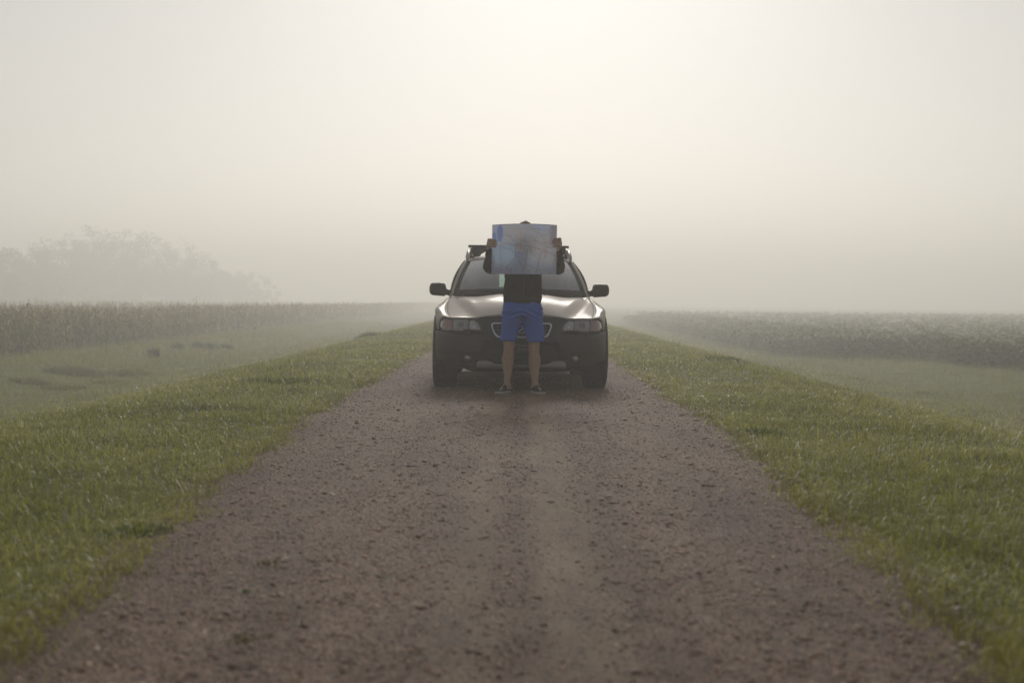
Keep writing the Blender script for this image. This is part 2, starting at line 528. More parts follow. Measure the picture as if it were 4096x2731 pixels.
# ---- blades: one routine for grass of every kind
def blades(x, y, z, h, w, lean, az, col_base, col_tip):
    n = len(x)
    face = az + math.pi / 2 + (RNG.random(n) - 0.5) * 1.2
    dx, dy = np.cos(face) * w * 0.5, np.sin(face) * w * 0.5
    lx, ly = np.cos(az) * lean, np.sin(az) * lean
    V = np.empty((n, 5, 3))
    V[:, 0] = np.stack([x - dx, y - dy, z], -1); V[:, 1] = np.stack([x + dx, y + dy, z], -1)
    mx_, my_, mz_ = x + lx * h * 0.32, y + ly * h * 0.32, z + h * 0.60
    V[:, 2] = np.stack([mx_ + dx * 0.8, my_ + dy * 0.8, mz_], -1); V[:, 3] = np.stack([mx_ - dx * 0.8, my_ - dy * 0.8, mz_], -1)
    V[:, 4] = np.stack([x + lx * h, y + ly * h, z + h * np.clip(1.0 - 0.35 * lean ** 2, 0.4, 1)], -1)
    b = np.arange(n)[:, None] * 5
    loops = np.concatenate([b + np.array([[0, 1, 2, 3]]), b + np.array([[3, 2, 4]])], 1).ravel()
    starts = (np.arange(n)[:, None] * 7 + np.array([[0, 4]])).ravel()
    totals = np.tile([4, 3], n)
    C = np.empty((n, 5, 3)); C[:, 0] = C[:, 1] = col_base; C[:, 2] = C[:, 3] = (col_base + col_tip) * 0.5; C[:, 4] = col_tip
    return V.reshape(-1, 3), loops, starts, totals, C.reshape(-1, 3)

m_grass = mat_leaf("grass_blade", rough=0.42, trans=0.5, spec=0.35)
def grass_points(n, ylo, yhi, power, spread=0.42, margin=2.2, xmax=10.5):
    y = scatter(n, ylo, yhi, power)
    lim = np.minimum(spread * y + margin, xmax)
    lo, hi = road_edges(y)
    u = RNG.random(n)
    wl_, wr_ = np.maximum(lim + lo, 0.3), np.maximum(lim - hi, 0.3)
    left = u < wl_ / (wl_ + wr_)
    t = RNG.random(n)
    inset = 0.42 * RNG.random(n) ** 7 + 0.16 * RNG.random(n) ** 2 * (noise2(y * 6.0, np.where(u > 0.5, 3.0, 9.0), 47) > 0.5)
    t = np.where(RNG.random(n) < 0.06, t * 0.07, t)       # the very edge grows a little thicker
    x = np.where(left, lo + inset - t * wl_, hi - inset + t * wr_)
    return x, y
segs = [(100000, 2.4, 8.0, 0.0), (125000, 8.0, 17.0, 0.3), (78000, 17.0, 34.0, 0.4), (45000, 34.0, 75.0, 0.6), (20000, 75.0, 190.0, 0.8)]
gx_, gy_ = [], []
for n, a0, b0, pw in segs:
    x, y = grass_points(n, a0, b0, pw); gx_.append(x); gy_.append(y)
x = np.concatenate(gx_); y = np.concatenate(gy_)
dens = fbm(x * 1.7, y * 1.7, 71, 3)
lo, hi = road_edges(y)
edge = np.where(x < 0, lo - x, x - hi)               # metres in from the gravel
keep = RNG.random(len(x)) < np.clip(0.35 + 1.4 * dens, 0, 1) * np.clip(0.9 + edge / 0.25, 0.25, 1)
x, y, edge, dens = x[keep], y[keep], edge[keep], dens[keep]
n = len(x)
far = np.clip(y / 7.0, 0.8, 8)
tuft = smooth(0.62, 0.78, fbm(x * 0.9 + 9, y * 0.9, 81, 2))
seed = (RNG.random(n) < 0.006).astype(float)
h = (0.026 + 0.038 * RNG.random(n)) * (1 + 1.6 * seed) * (0.65 + 0.8 * dens) * (1 + 0.55 * tuft) * np.clip(0.9 + edge * 1.2, 0.6, 1.0) * np.clip(far, 1, 1.9) ** 0.35
h *= 1 + 0.5 * smooth(6.5, 9.5, np.abs(x))
w = (0.0033 + 0.0020 * RNG.random(n)) * np.clip(far, 0.9, 8) ** 0.85
patch = fbm(x * 0.45, y * 0.45, 91, 3)[:, None]
spot = fbm(x * 3.0, y * 3.0, 95, 2)[:, None] * 1.5 - 0.25
g1, g2 = np.array([0.200, 0.225, 0.026]), np.array([0.390, 0.365, 0.095])
straw = np.array([0.38, 0.33, 0.17])
base = g1 * (1 - patch) + g2 * patch
base = base * (0.75 + 0.5 * spot)
dry = np.maximum(RNG.random(n) < 0.10 + 0.20 * smooth(0.45, 0.7, patch[:, 0]), seed > 0.5).astype(float)[:, None]
tipc = base * (0.9 + 0.5 * RNG.random((n, 1)))
tipc = tipc * (1 - 0.75 * dry) + straw * 0.75 * dry
dewy = (0.26 + 0.48 * smooth(0.40, 0.65, fbm(x * 0.8, y * 0.8, 97, 3)))[:, None]
tipc = tipc * (1 - dewy) + np.array([0.58, 0.58, 0.33]) * dewy
edry = np.exp(-np.clip(edge, 0, 9) / 0.06)[:, None] * 0.25
tipc = tipc * (1 - edry) + np.array([0.12, 0.085, 0.04]) * edry
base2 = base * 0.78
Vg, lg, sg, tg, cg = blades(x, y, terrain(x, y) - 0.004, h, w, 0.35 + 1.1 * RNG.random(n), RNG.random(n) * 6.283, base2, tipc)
grass = big_mesh("grass", Vg, lg, sg, tg, m_grass, cg)
tag(grass, "short dewy green grass covering the levee on both sides of the track", "grass", kind="stuff")

# ---- dew beads hanging on the blade tips
nd = 16000
yd = scatter(nd, 3.0, 32, 0.35)
lo, hi = road_edges(yd); sd_ = RNG.random(nd) < 0.5
wd_ = np.minimum(0.42 * yd + 1.5, 8) - 1.3
xd = np.where(sd_, lo - wd_ * RNG.random(nd), hi + wd_ * RNG.random(nd))
kd = RNG.random(nd) < np.clip(fbm(xd * 1.1, yd * 1.1, 141, 2) * 1.6 - 0.15, 0.05, 1)
xd, yd = xd[kd], yd[kd]; nd = len(xd)
rd = (0.0010 + 0.0012 * RNG.random(nd)) * np.clip(yd / 7, 0.8, 2.2)
Vd = np.stack([xd, yd, terrain(xd, yd) + 0.030 + 0.040 * RNG.random(nd)], -1)[:, None] + oct_[None] * rd[:, None, None]
Fd = (np.arange(nd)[:, None, None] * 6 + fo[None]).reshape(-1, 3)
m_dew, nt, p = mat_new("dew")
p.inputs['Base Color'].default_value = (0.92, 0.94, 0.92, 1); p.inputs['Roughness'].default_value = 0.08
tl = N(nt, "ShaderNodeBsdfTranslucent"); tl.inputs[0].default_value = (0.95, 0.97, 0.92, 1)
mxs = N(nt, "ShaderNodeMixShader"); mxs.inputs[0].default_value = 0.6
nt.links.new(p.outputs[0], mxs.inputs[1]); nt.links.new(tl.outputs[0], mxs.inputs[2]); nt.links.new(mxs.outputs[0], nt.nodes["Material Output"].inputs['Surface'])
dew = big_mesh("dew_drops", Vd.reshape(-1, 3), Fd.ravel(), np.arange(len(Fd)) * 3, np.full(len(Fd), 3), m_dew, smooth=True)
tag(dew, "tiny bright dew beads on the grass of both verges", "dew", kind="stuff")

# ---- taller pale meadow grass down in the ditches
nm = 46000
y = scatter(nm, 14, 130, 0.9)
side = np.where(RNG.random(nm) < 0.62, -1, 1)
x = side * (8.2 + 8.6 * RNG.random(nm))
keep = (np.abs(x) < 0.44 * y + 3)
x, y = x[keep], y[keep]; nm = len(x)
hh = (0.10 + 0.22 * RNG.random(nm) ** 1.5) * (0.4 + 1.1 * fbm(x * 0.35, y * 0.35, 101, 3)) * smooth(7.6, 10, np.abs(x))
mcol = fbm(x * 0.3, y * 0.2, 103, 3)[:, None]
mb = np.array([0.17, 0.20, 0.05]) * (1 - mcol) + np.array([0.31, 0.275, 0.095]) * mcol
Vm, lm, sm, tm, cm = blades(x, y, terrain(x, y) - 0.01, hh, 0.007 * np.clip(y / 16, 0.9, 5), 0.2 + 0.7 * RNG.random(nm), RNG.random(nm) * 6.283, mb * 0.8, mb * (0.9 + 0.6 * RNG.random((nm, 1))))
meadow = big_mesh("meadow_grass", Vm, lm, sm, tm, m_grass, cm)
tag(meadow, "taller pale meadow grass in the ditches below the levee", "grass", kind="stuff")

# ---- crops
def strips(root, dirs, length, width, droop, col0, col1, seg=3):
    """arching leaves: root (n,3), dirs azimuth, built as tapering strips of seg quads"""
    n = len(root)
    t = np.linspace(0, 1, seg + 1)
    wid = np.array([0.55, 1.0, 0.75, 0.12]) if seg == 3 else np.linspace(1, 0.1, seg + 1)
    cx_, sy_ = np.cos(dirs), np.sin(dirs)
    V = np.empty((n, seg + 1, 2, 3)); C = np.empty((n, seg + 1, 2, 3))
    for k, tt in enumerate(t):
        out = length * tt * (1 - 0.22 * tt * droop)
        up = length * (0.75 * tt - droop * tt * tt)
        px_, py_, pz_ = root[:, 0] + cx_ * out, root[:, 1] + sy_ * out, root[:, 2] + up
        wx, wy = -sy_ * width * 0.5 * wid[k], cx_ * width * 0.5 * wid[k]
        V[:, k, 0] = np.stack([px_ - wx, py_ - wy, pz_], -1); V[:, k, 1] = np.stack([px_ + wx, py_ + wy, pz_], -1)
        C[:, k, :] = (col0 * (1 - tt) + col1 * tt)[:, None]
    b = np.arange(n)[:, None, None] * (2 * (seg + 1))
    f = np.array([[2 * k, 2 * k + 1, 2 * k + 3, 2 * k + 2] for k in range(seg)])
    F = (b + f[None]).reshape(-1, 4)
    return V.reshape(-1, 3), F, C.reshape(-1, 3)

m_corn = mat_leaf("crop_leaf", rough=0.65, trans=0.30, spec=0.2)
def corn_field():
    pts = []
    # the outer rows, close together, then the body of the field thinning out with distance
    n = 3900
    y = scatter(n, 30, 330, 1.25); x = -(16.6 + 3.6 * RNG.random(n)); pts.append((x, y, np.ones(n)))
    n = 4200
    y = scatter(n, 34, 330, 0.8); x = -(20 + (0.46 * y - 14) * RNG.random(n)); k = x < -19.5; pts.append((x[k], y[k], np.zeros(k.sum())))
    x = np.concatenate([p[0] for p in pts]); y = np.concatenate([p[1] for p in pts]); near = np.concatenate([p[2] for p in pts])
    x = x - 0.7 * (fbm(y * 0.25, 0 * y, 113, 2) - 0.5) * near
    z = terrain(x, y)
    H = 1.18 + 0.48 * RNG.random(len(x)) + 0.45 * (fbm(x * 0.13, y * 0.13, 111, 3) - 0.5) + 0.35 * (RNG.random(len(x)) > 0.985)
    Vs, Fs, Cs = [], [], []; nb = 0
    kinds = np.array([[0.26, 0.195, 0.088], [0.36, 0.275, 0.13], [0.16, 0.14, 0.05], [0.14, 0.165, 0.045], [0.58, 0.49, 0.31]])
    L = 13
    for k in range(L):
        fr = (k + 0.6) / L
        sel = np.ones(len(x), bool) if fr > 0.6 else near > 0.5
        n = sel.sum()
        root = np.stack([x[sel] + (RNG.random(n) - 0.5) * 0.16, y[sel] + (RNG.random(n) - 0.5) * 0.16, z[sel] + H[sel] * fr * 0.93], -1)
        c = kinds[RNG.choice(5, n, p=[0.28, 0.20, 0.24, 0.16, 0.12])] * (0.7 + 0.6 * RNG.random((n, 1)))
        V, F, C = strips(root, RNG.random(n) * 6.283, 0.20 + 0.22 * RNG.random(n), 0.05 + 0.035 * RNG.random(n) + 0.0004 * y[sel], 0.8 + 1.0 * RNG.random(n), c, c * 1.15)
        Vs.append(V); Fs.append(F + nb); Cs.append(C); nb += len(V)
    n = len(x)      # stalks
    w = 0.016
    V = np.stack([np.stack([x - w, y, z], -1), np.stack([x + w, y, z], -1), np.stack([x + w * 0.4, y, z + H], -1), np.stack([x - w * 0.4, y, z + H], -1)], 1).reshape(-1, 3)
    F = np.arange(n)[:, None] * 4 + np.arange(4)[None] + nb
    Vs.append(V); Fs.append(F); Cs.append(np.tile([0.20, 0.165, 0.08], (len(V), 1)))
    V, F, C = np.vstack(Vs), np.vstack(Fs), np.vstack(Cs)
    o = big_mesh("maize_field", V, F.ravel(), np.arange(len(F)) * 4, np.full(len(F), 4), m_corn, C)
    tag(o, "withered tan crop standing in the field left of the ditch", "crop field", kind="stuff")
corn_field()

def soy_edge(y):
    return 11.3 + 4.0 * smooth(70, 40, y) + 1.6 * smooth(40, 25, y) + (fbm(np.asarray(y) * 0.3, 0 * np.asarray(y), 121, 2) - 0.5) * 1.2
def soy_field():
    n = 3000
    y = scatter(n, 24, 150, 1.0); x = soy_edge(y) + 5.0 * RNG.random(n) ** 1.3
    n2 = 4200
    y2 = scatter(n2, 28, 200, 0.6); x2 = soy_edge(y2) + 4 + (0.46 * y2) * RNG.random(n2)
    near = np.concatenate([np.ones(n), np.zeros(n2)]); x = np.concatenate([x, x2]); y = np.concatenate([y, y2])
    keep = x < 0.46 * y + 6
    x, y, near = x[keep], y[keep], near[keep]
    z = terrain(x, y)
    Vs, Fs, Cs = [], [], []; nb = 0
    kinds = np.array([[0.10, 0.13, 0.035], [0.15, 0.155, 0.05], [0.19, 0.155, 0.07], [0.08, 0.09, 0.03]])
    for k in range(22):
        sel = (near > 0.5) | (k < 9)
        n = sel.sum()
        up = np.where(near[sel] > 0.5, RNG.random(n), 0.5 + 0.5 * RNG.random(n))
        rad = 0.36 * np.sqrt(RNG.random(n)) * (1.1 - 0.6 * up); a = RNG.random(n) * 6.283
        root = np.stack([x[sel] + rad * np.cos(a), y[sel] + rad * np.sin(a), z[sel] + 0.05 + 0.72 * up * (0.85 + 0.3 * fbm(x[sel] * .4, y[sel] * .4, 127, 2))], -1)
        c = kinds[RNG.choice(4, n, p=[0.35, 0.3, 0.2, 0.15])] * (0.7 + 0.6 * RNG.random((n, 1)))
        V, F, C = strips(root, a + (RNG.random(n) - 0.5), 0.13 + 0.08 * RNG.random(n) + 0.001 * y[sel], 0.10 + 0.06 * RNG.random(n) + 0.0007 * y[sel], 0.3 + 0.9 * RNG.random(n), c, c * 1.1, seg=2)
        Vs.append(V); Fs.append(F + nb); Cs.append(C); nb += len(V)
    V, F, C = np.vstack(Vs), np.vstack(Fs), np.vstack(Cs)
    o = big_mesh("bean_field", V, F.ravel(), np.arange(len(F)) * 4, np.full(len(F), 4), m_corn, C)
    tag(o, "low bushy green brown crop in the field right of the levee", "crop field", kind="stuff")
soy_field()

# ================================================================== the car
# local frame: x to the right of the picture, y = metres behind the front bumper, z up
m_paint, nt, p = mat_new("car_paint")
tc = N(nt, "ShaderNodeTexCoord")
nz = N(nt, "ShaderNodeTexNoise"); nz.inputs['Scale'].default_value = 900; nt.links.new(tc.outputs['Object'], nz.inputs['Vector'])
dz = N(nt, "ShaderNodeTexNoise"); dz.inputs['Scale'].default_value = 5; dz.inputs['Detail'].default_value = 8; nt.links.new(tc.outputs['Object'], dz.inputs['Vector'])
mx = N(nt, "ShaderNodeMixRGB"); mx.inputs[1].default_value = (0.40, 0.352, 0.31, 1); mx.inputs[2].default_value = (0.46, 0.408, 0.36, 1)
nt.links.new(nz.outputs['Fac'], mx.inputs[0]); nt.links.new(mx.outputs[0], p.inputs['Base Color'])
mr = N(nt, "ShaderNodeMapRange"); mr.inputs['To Min'].default_value = 0.60; mr.inputs['To Max'].default_value = 0.72
nt.links.new(dz.outputs['Fac'], mr.inputs['Value']); nt.links.new(mr.outputs[0], p.inputs['Roughness'])
p.inputs['Metallic'].default_value = 0.25
p.inputs['Coat Weight'].default_value = 0.12; p.inputs['Coat Roughness'].default_value = 0.15
p.inputs['Specular IOR Level'].default_value = 0.35

m_plastic = mat_plain("charcoal_plastic", (0.022, 0.019, 0.018), 0.55, var=0.25, scale=9, bump=0.12, bscale=700, spec=0.45)
m_black = mat_plain("black_trim", (0.012, 0.011, 0.011), 0.5, var=0.2)
m_rubber = mat_plain("tyre_rubber", (0.022, 0.020, 0.019), 0.85, var=0.3, scale=14, bump=0.3, bscale=160, spec=0.25)
m_chrome = mat_plain("chrome", (0.80, 0.85, 0.95), 0.30, metal=0.55, var=0.05)
m_silver = mat_plain("dull_silver_paint", (0.30, 0.29, 0.275), 0.42, metal=0.35, var=0.10, scale=12)
m_rail = mat_plain("rail_metal", (0.30, 0.28, 0.26), 0.32, metal=0.8, var=0.08)
m_cabin = mat_plain("cabin_cloth", (0.075, 0.073, 0.072), 0.8, var=0.2)
m_dash = mat_plain("dashboard_vinyl", (0.045, 0.045, 0.045), 0.5, var=0.15)
m_alloy = mat_plain("alloy", (0.42, 0.42, 0.42), 0.35, metal=0.9, var=0.08)
m_reflector = mat_plain("lamp_reflector", (0.90, 0.89, 0.86), 0.35, metal=0.05, var=0.15, scale=45)
m_amber = mat_plain("amber_lens", (0.50, 0.15, 0.05), 0.25, var=0.15, scale=40, coat=0.6)
m_tail = mat_plain("red_lens", (0.28, 0.02, 0.02), 0.2, var=0.1, coat=0.5)
m_letter = mat_plain("pale_print", (0.30, 0.28, 0.27), 0.6, var=0.08)

def mat_pane(name, tint, refl=1.0, base=0.04):
    m = bpy.data.materials.new(name); m.use_nodes = True
    nt = m.node_tree; nt.nodes.clear()
    out = N(nt, "ShaderNodeOutputMaterial")
    tr = N(nt, "ShaderNodeBsdfTransparent"); tr.inputs[0].default_value = (*tint, 1)
    gl = N(nt, "ShaderNodeBsdfGlossy"); gl.inputs['Roughness'].default_value = 0.03; gl.inputs[0].default_value = (0.95, 0.97, 1.0, 1)
    fr = N(nt, "ShaderNodeFresnel"); fr.inputs[0].default_value = 1.52
    mu = N(nt, "ShaderNodeMath"); mu.operation = 'MULTIPLY_ADD'; mu.inputs[1].default_value = refl; mu.inputs[2].default_value = base; mu.use_clamp = True
    nt.links.new(fr.outputs[0], mu.inputs[0])
    mix = N(nt, "ShaderNodeMixShader")
    nt.links.new(mu.outputs[0], mix.inputs[0]); nt.links.new(tr.outputs[0], mix.inputs[1]); nt.links.new(gl.outputs[0], mix.inputs[2])
    nt.links.new(mix.outputs[0], out.inputs['Surface'])
    return m
m_glass = mat_pane("tinted_glass", (0.66, 0.82, 0.75), 2.0, 0.15)
m_dark_glass = mat_pane("dark_glass", (0.16, 0.20, 0.19), 1.3, 0.03)
m_lens = mat_pane("clear_lens", (0.96, 0.96, 0.96), 1.2, 0.07)

car = empty("parked_car", (0.050, 14.53, 0.0), R(0.9))
tag(car, "dusty beige estate car with dark bumper parked across the gravel track", "car")

def nose_plan(x):
    a = np.clip(np.abs(np.asarray(x, float)) / 0.905, 0, 0.99999)
    return 0.62 * (1 - (1 - a ** 2.6) ** (1 / 2.6))
_rz = np.array([0.20, 0.26, 0.34, 0.42, 0.50, 0.57, 0.63, 0.70, 0.78, 0.84])
_ry = np.array([0.085, 0.05, 0.02, 0.0, 0.0, 0.012, 0.035, 0.065, 0.105, 0.17])
def nose(x, z, off=0.0):
    """depth of the car's front surface behind a point of its front view"""
    return nose_plan(x) + np.interp(z, _rz, _ry) + off

def front_patch(name, outline, off, mat, parent, depth=0.02, n=6, smooth_=True, bulge=0.0, inner=None):
    """a plate cut to an outline of the front view (x, z), bent to the nose and thickened backwards"""
    P = np.array(outline, float)
    c = P.mean(0) if inner is None else None
    rings = []
    if inner is None:
        for k in range(n + 1):
            t = 1 - k / (n + 0.4)
            rings.append(c + (P - c) * t)
    else:
        Q = np.array(inner, float)
        for k in range(n + 1):
            rings.append(P + (Q - P) * (k / n))
    m = len(P); V = []; F = []
    for k, r_ in enumerate(rings):
        b = bulge * (1 - (1 - k / n) ** 2) if inner is None else bulge * math.sin(math.pi * k / n)
        for x, z in r_: V.append((x, float(nose(x, z, off)) - b, z))
    for k in range(n):
        for i in range(m):
            j = (i + 1) % m
            F.append((k * m + i, k * m + j, (k + 1) * m + j, (k + 1) * m + i))
    if inner is None:
        F.append(tuple(n * m + i for i in range(m)))
    # the rim turned back
    b = len(V)
    for x, z in P: V.append((x, float(nose(x, z, off)) + depth, z))
    for i in range(m): F.append((i, (i + 1) % m, b + (i + 1) % m, b + i))
    if inner is not None:
        b = len(V)
        for x, z in Q: V.append((x, float(nose(x, z, off)) + depth, z))
        for i in range(m): F.append((n * m + i, n * m + (i + 1) % m, b + (i + 1) % m, b + i))
    o = make(name, V, F, mat, parent, smooth_)
    set_sharp(o, 50)
    return o

def rounded(pts, r, seg=5):
    """closed outline with its corners rounded"""
    P = [Vector(p) for p in pts]; out = []
    for i in range(len(P)):
        a, b, c = P[i - 1], P[i], P[(i + 1) % len(P)]
        u, v = (a - b), (c - b)
        rr = min(r if not hasattr(r, '__len__') else r[i], u.length * 0.48, v.length * 0.48)
        p0, p1 = b + u.normalized() * rr, b + v.normalized() * rr
        for k in range(seg + 1):
            t = k / seg
            q_ = p0 * (1 - t) ** 2 + b * 2 * t * (1 - t) + p1 * t * t
            out.append((q_.x, q_.y))
    return out

def resample_closed(P, n, start=None):
    P = np.array(P, float); Q = np.vstack([P, P[:1]])
    L = np.concatenate([[0], np.cumsum(np.linalg.norm(np.diff(Q, axis=0), axis=1))])
    s = np.linspace(0, L[-1], n, endpoint=False)
    return np.stack([np.interp(s, L, Q[:, k]) for k in range(2)], 1)

mir = lambda pts: [(-p[0],) + tuple(p[1:]) for p in pts]

# ---- bumper: one moulded skin wrapped round the nose, with the intake and lamp pockets pressed into it
def bumper():
    nx, nz_ = 121, 46
    s = np.linspace(-1, 1, nx)
    xs = 0.905 * np.sin(s * math.pi / 2 * 0.985)
    zs = np.linspace(0, 1, nz_)
    V = np.zeros((nz_, nx, 3))
    for i, x in enumerate(xs):
        ax_ = abs(x)
        ztop = 0.628 if ax_ > 0.40 else 0.628 - 0.075 * float(smooth(0.40, 0.31, ax_))
        zbot = 0.212 + 0.03 * float(smooth(0.50, 0.62, ax_)) + 0.10 * float(smooth(0.70, 0.90, ax_))
        for j, t in enumerate(zs):
            z = zbot + (ztop - zbot) * t
            d = 0.0
            # flat shelf line above the lamps, the lower half stepped in
            d += 0.022 * float(smooth(0.43, 0.405, z)) * float(smooth(0.42, 0.52, ax_))
            # top lip rolling back under the headlights
            d += 0.05 * max(0.0, (t - 0.90) / 0.10) ** 2 * float(smooth(0.36, 0.44, ax_))
            # intake: a wide trapezoid
            half = 0.36 + (0.515 - z) / 0.175 * 0.09
            ins = float(smooth(half + 0.018, half - 0.022, ax_)) * float(smooth(0.525, 0.500, z)) * float(smooth(0.318, 0.338, z))
            d += 0.075 * ins
            # lamp pockets
            rr = math.hypot(ax_ - 0.554, z - 0.352)
            d += 0.035 * float(smooth(0.062, 0.046, rr))
            # chin rolling under
            d += 0.10 * float(smooth(0.275, 0.215, z))
            V[j, i] = (x, float(nose(x, z)) + d, z)
    # run the ends straight back to the wheel arches
    S = V
    for sgn, col in ((-1, 0), (1, nx - 1)):
        end = S[:, col].copy(); ext = end.copy()
        ext[:, 1] = np.maximum(end[:, 1], 0.60 + 0.0 * end[:, 1]) + 0.02; ext[:, 0] = sgn * 0.908
        S = np.concatenate([ext[:, None], S], 1) if col == 0 else np.concatenate([S, ext[:, None]], 1)
    o = grid_obj("front_bumper", S, m_plastic, car, 0.012)
    return o
bump_o = bumper()

# ---- dark panel round the grille, up to the bonnet edge
NG = 96
surround_out = rounded([(-0.405, 0.640), (-0.33, 0.545), (0.33, 0.545), (0.405, 0.640), (0.455, 0.766), (0.37, 0.783), (0.0, 0.794), (-0.37, 0.783), (-0.455, 0.766)], [0.04, 0.05, 0.05, 0.04, 0.01, 0.05, 0.1, 0.05, 0.01])
grille_out = rounded([(-0.268, 0.567), (0.268, 0.567), (0.327, 0.722), (-0.327, 0.722)], 0.055, 8)
grille_in = rounded([(-0.255, 0.583), (0.255, 0.583), (0.309, 0.709), (-0.309, 0.709)], 0.045, 8)
def by_angle(P, c, n):
    """closed outline resampled at equal angles round c"""
    P = resample_closed(P, 900); a = np.arctan2(P[:, 1] - c[1], (P[:, 0] - c[0]) * 0.35)
    o_ = np.argsort(a); a, P = a[o_], P[o_]
    t = np.linspace(-math.pi, math.pi, n, endpoint=False)
    return np.stack([np.interp(t, a, P[:, k], period=2 * math.pi) for k in range(2)], 1)
gc = (0.0, 0.650)
front_patch("grille_surround", by_angle(surround_out, gc, NG), -0.004, m_plastic, car, 0.03, 6, inner=by_angle(grille_out, gc, NG), bulge=0.004)
gr = front_patch("grille", by_angle(grille_in, gc, NG), 0.045, m_black, car, 0.01, 3)
fr_ = front_patch("chrome_frame", by_angle(grille_out, gc, NG), -0.014, m_chrome, gr, 0.05, 6, inner=by_angle(grille_in, gc, NG), bulge=0.006)
m_bar = mat_plain("grille_bar", (0.17, 0.165, 0.16), 0.4, metal=0.4)
for z in (0.613, 0.646, 0.679):
    hw = 0.262 + (z - 0.583) / 0.126 * 0.05
    Mesh().tube([(x, float(nose(x, z)) + 0.012, z) for x in np.linspace(-hw, hw, 17)], 0.0034, 6).build("grille_bar", m_bar, gr)
for x in (-0.243, -0.12, 0.12, 0.243):
    Mesh().tube([(x, float(nose(x, z)) + 0.016, z) for z in np.linspace(0.586, 0.708, 6)], 0.0032, 6).build("grille_bar", m_bar, gr)
# round badge with a diagonal bar
bz = 0.652; byy = float(nose(0, bz))
em = Mesh()
em.tube([(0.036 * math.cos(a), byy + 0.002, bz + 0.036 * math.sin(a)) for a in np.linspace(0, 2 * math.pi, 28, endpoint=False)], 0.006, 6, closed=True)
em.build("emblem_ring", m_chrome, gr)
Mesh().box((0, byy - 0.004, bz), (0.105, 0.007, 0.014), Matrix.Rotation(R(-32), 3, 'Y'), 0.002).build("emblem_bar", m_chrome, gr)
Mesh().box((0, byy + 0.002, bz), (0.05, 0.006, 0.016), None, 0.002).build("emblem_plate", m_black, gr)

# ---- licence plate in the intake
plate_y = float(nose(0, 0.47)) - 0.006
pl = Mesh().box((0.0, plate_y + 0.01, 0.468), (0.306, 0.010, 0.096), None, 0.003).build("licence_plate", m_black, car)
for zz in (0.514, 0.422):
    Mesh().box((0.0, plate_y + 0.0035, zz), (0.304, 0.005, 0.0035), None, 0.001).build("plate_rim", m_letter, pl)
def text_mesh(name, txt, size, loc, mat, parent, sx=1.0, bold=0.0):
    cu = bpy.data.curves.new(name, 'FONT'); cu.body = txt; cu.size = size; cu.align_x = 'CENTER'; cu.align_y = 'CENTER'
    cu.extrude = 0.0012; cu.offset = bold
    to = bpy.data.objects.new(name + "_curve", cu); COL.objects.link(to)
    dg = bpy.context.evaluated_depsgraph_get()
    me = bpy.data.meshes.new_from_object(to.evaluated_get(dg))
    bpy.data.objects.remove(to); bpy.data.curves.remove(cu)
    o = link_mesh(name, me, mat, parent, smooth=False)
    o.location = loc; o.rotation_euler = (R(90), 0, 0); o.scale = (sx, 1, 1)
    return o
text_mesh("lettering", "TOWN", 0.046, (-0.002, plate_y + 0.003, 0.489), m_letter, pl, 1.12, 0.0016)
text_mesh("lettering", "VOLVO", 0.036, (0.042, plate_y + 0.003, 0.449), m_letter, pl, 1.38, 0.0016)
# slab serifs of the lower word
sf = Mesh()
for k in range(5):
    x0 = 0.042 + (k - 2) * 0.0375
    if k in (0, 3): 
        for dx in (-0.012, 0.012): sf.box((x0 + dx, plate_y + 0.003, 0.461), (0.013, 0.002, 0.003))
    if k == 2: sf.box((x0 - 0.005, plate_y + 0.003, 0.461), (0.016, 0.002, 0.003))
tag(sf.build("serifs", m_letter, pl, smooth=False), kind="stuff")

# ---- silver skid bar under the intake
sk = [(-0.468, 0.262), (-0.44, 0.255), (0.44, 0.255), (0.468, 0.262), (0.450, 0.332), (0.340, 0.337), (0.262, 0.298), (0.0, 0.291), (-0.262, 0.298), (-0.340, 0.337), (-0.450, 0.332)]
sk = resample_closed(rounded(sk, [0.02, 0.02, 0.02, 0.02, 0.03, 0.05, 0.05, 0.1, 0.05, 0.05, 0.03]), 140)
def skid():
    c = np.array([0.0, 0.276]); V = []; F = []; m = len(sk)
    prof = [(0.0, 0.02), (0.0, -0.022), (0.010, -0.036), (0.022, -0.038)]     # (inset, depth)
    for ins, d in prof:
        for x, z in sk:
            zz = z + math.copysign(min(ins, abs(z - 0.276)), 0.276 - z); xx = x - math.copysign(min(ins * 0.6, abs(x)), x)
            V.append((xx, float(nose(xx, 0.29)) + d + 0.5 * max(0, 0.285 - zz), zz))
    for k in range(3):
        for i in range(m): F.append((k * m + i, k * m + (i + 1) % m, (k + 1) * m + (i + 1) % m, (k + 1) * m + i))
    for i in range(m // 2 - 1): pass
    F.append(tuple(3 * m + i for i in range(m)))
    o = make("skid_bar", V, F, m_silver, car); set_sharp(o, 60)
skid()

# ---- fog lamps
for s in (-1, 1):
    y0 = float(nose(0.554, 0.352)) + 0.028
    f_ = Mesh().lathe([(0.0, 0.02), (0.034, 0.018), (0.041, -0.004), (0.045, -0.006), (0.046, 0.02)], (s * 0.554, y0, 0.352)).build("fog_lamp", m_black, car)
    Mesh().lathe([(0.001, 0.018), (0.018, 0.012), (0.038, -0.002)], (s * 0.554, y0 + 0.004, 0.352)).build("reflector", m_reflector, f_)
    Mesh().lathe([(0.001, -0.012), (0.020, -0.010), (0.034, -0.005), (0.040, 0.002)], (s * 0.554, y0, 0.352)).build("lens", m_lens, f_)
    Mesh().ball((s * 0.554, y0 - 0.001, 0.352), (0.011, 0.009, 0.011)).build("bulb_cap", m_reflector, f_)

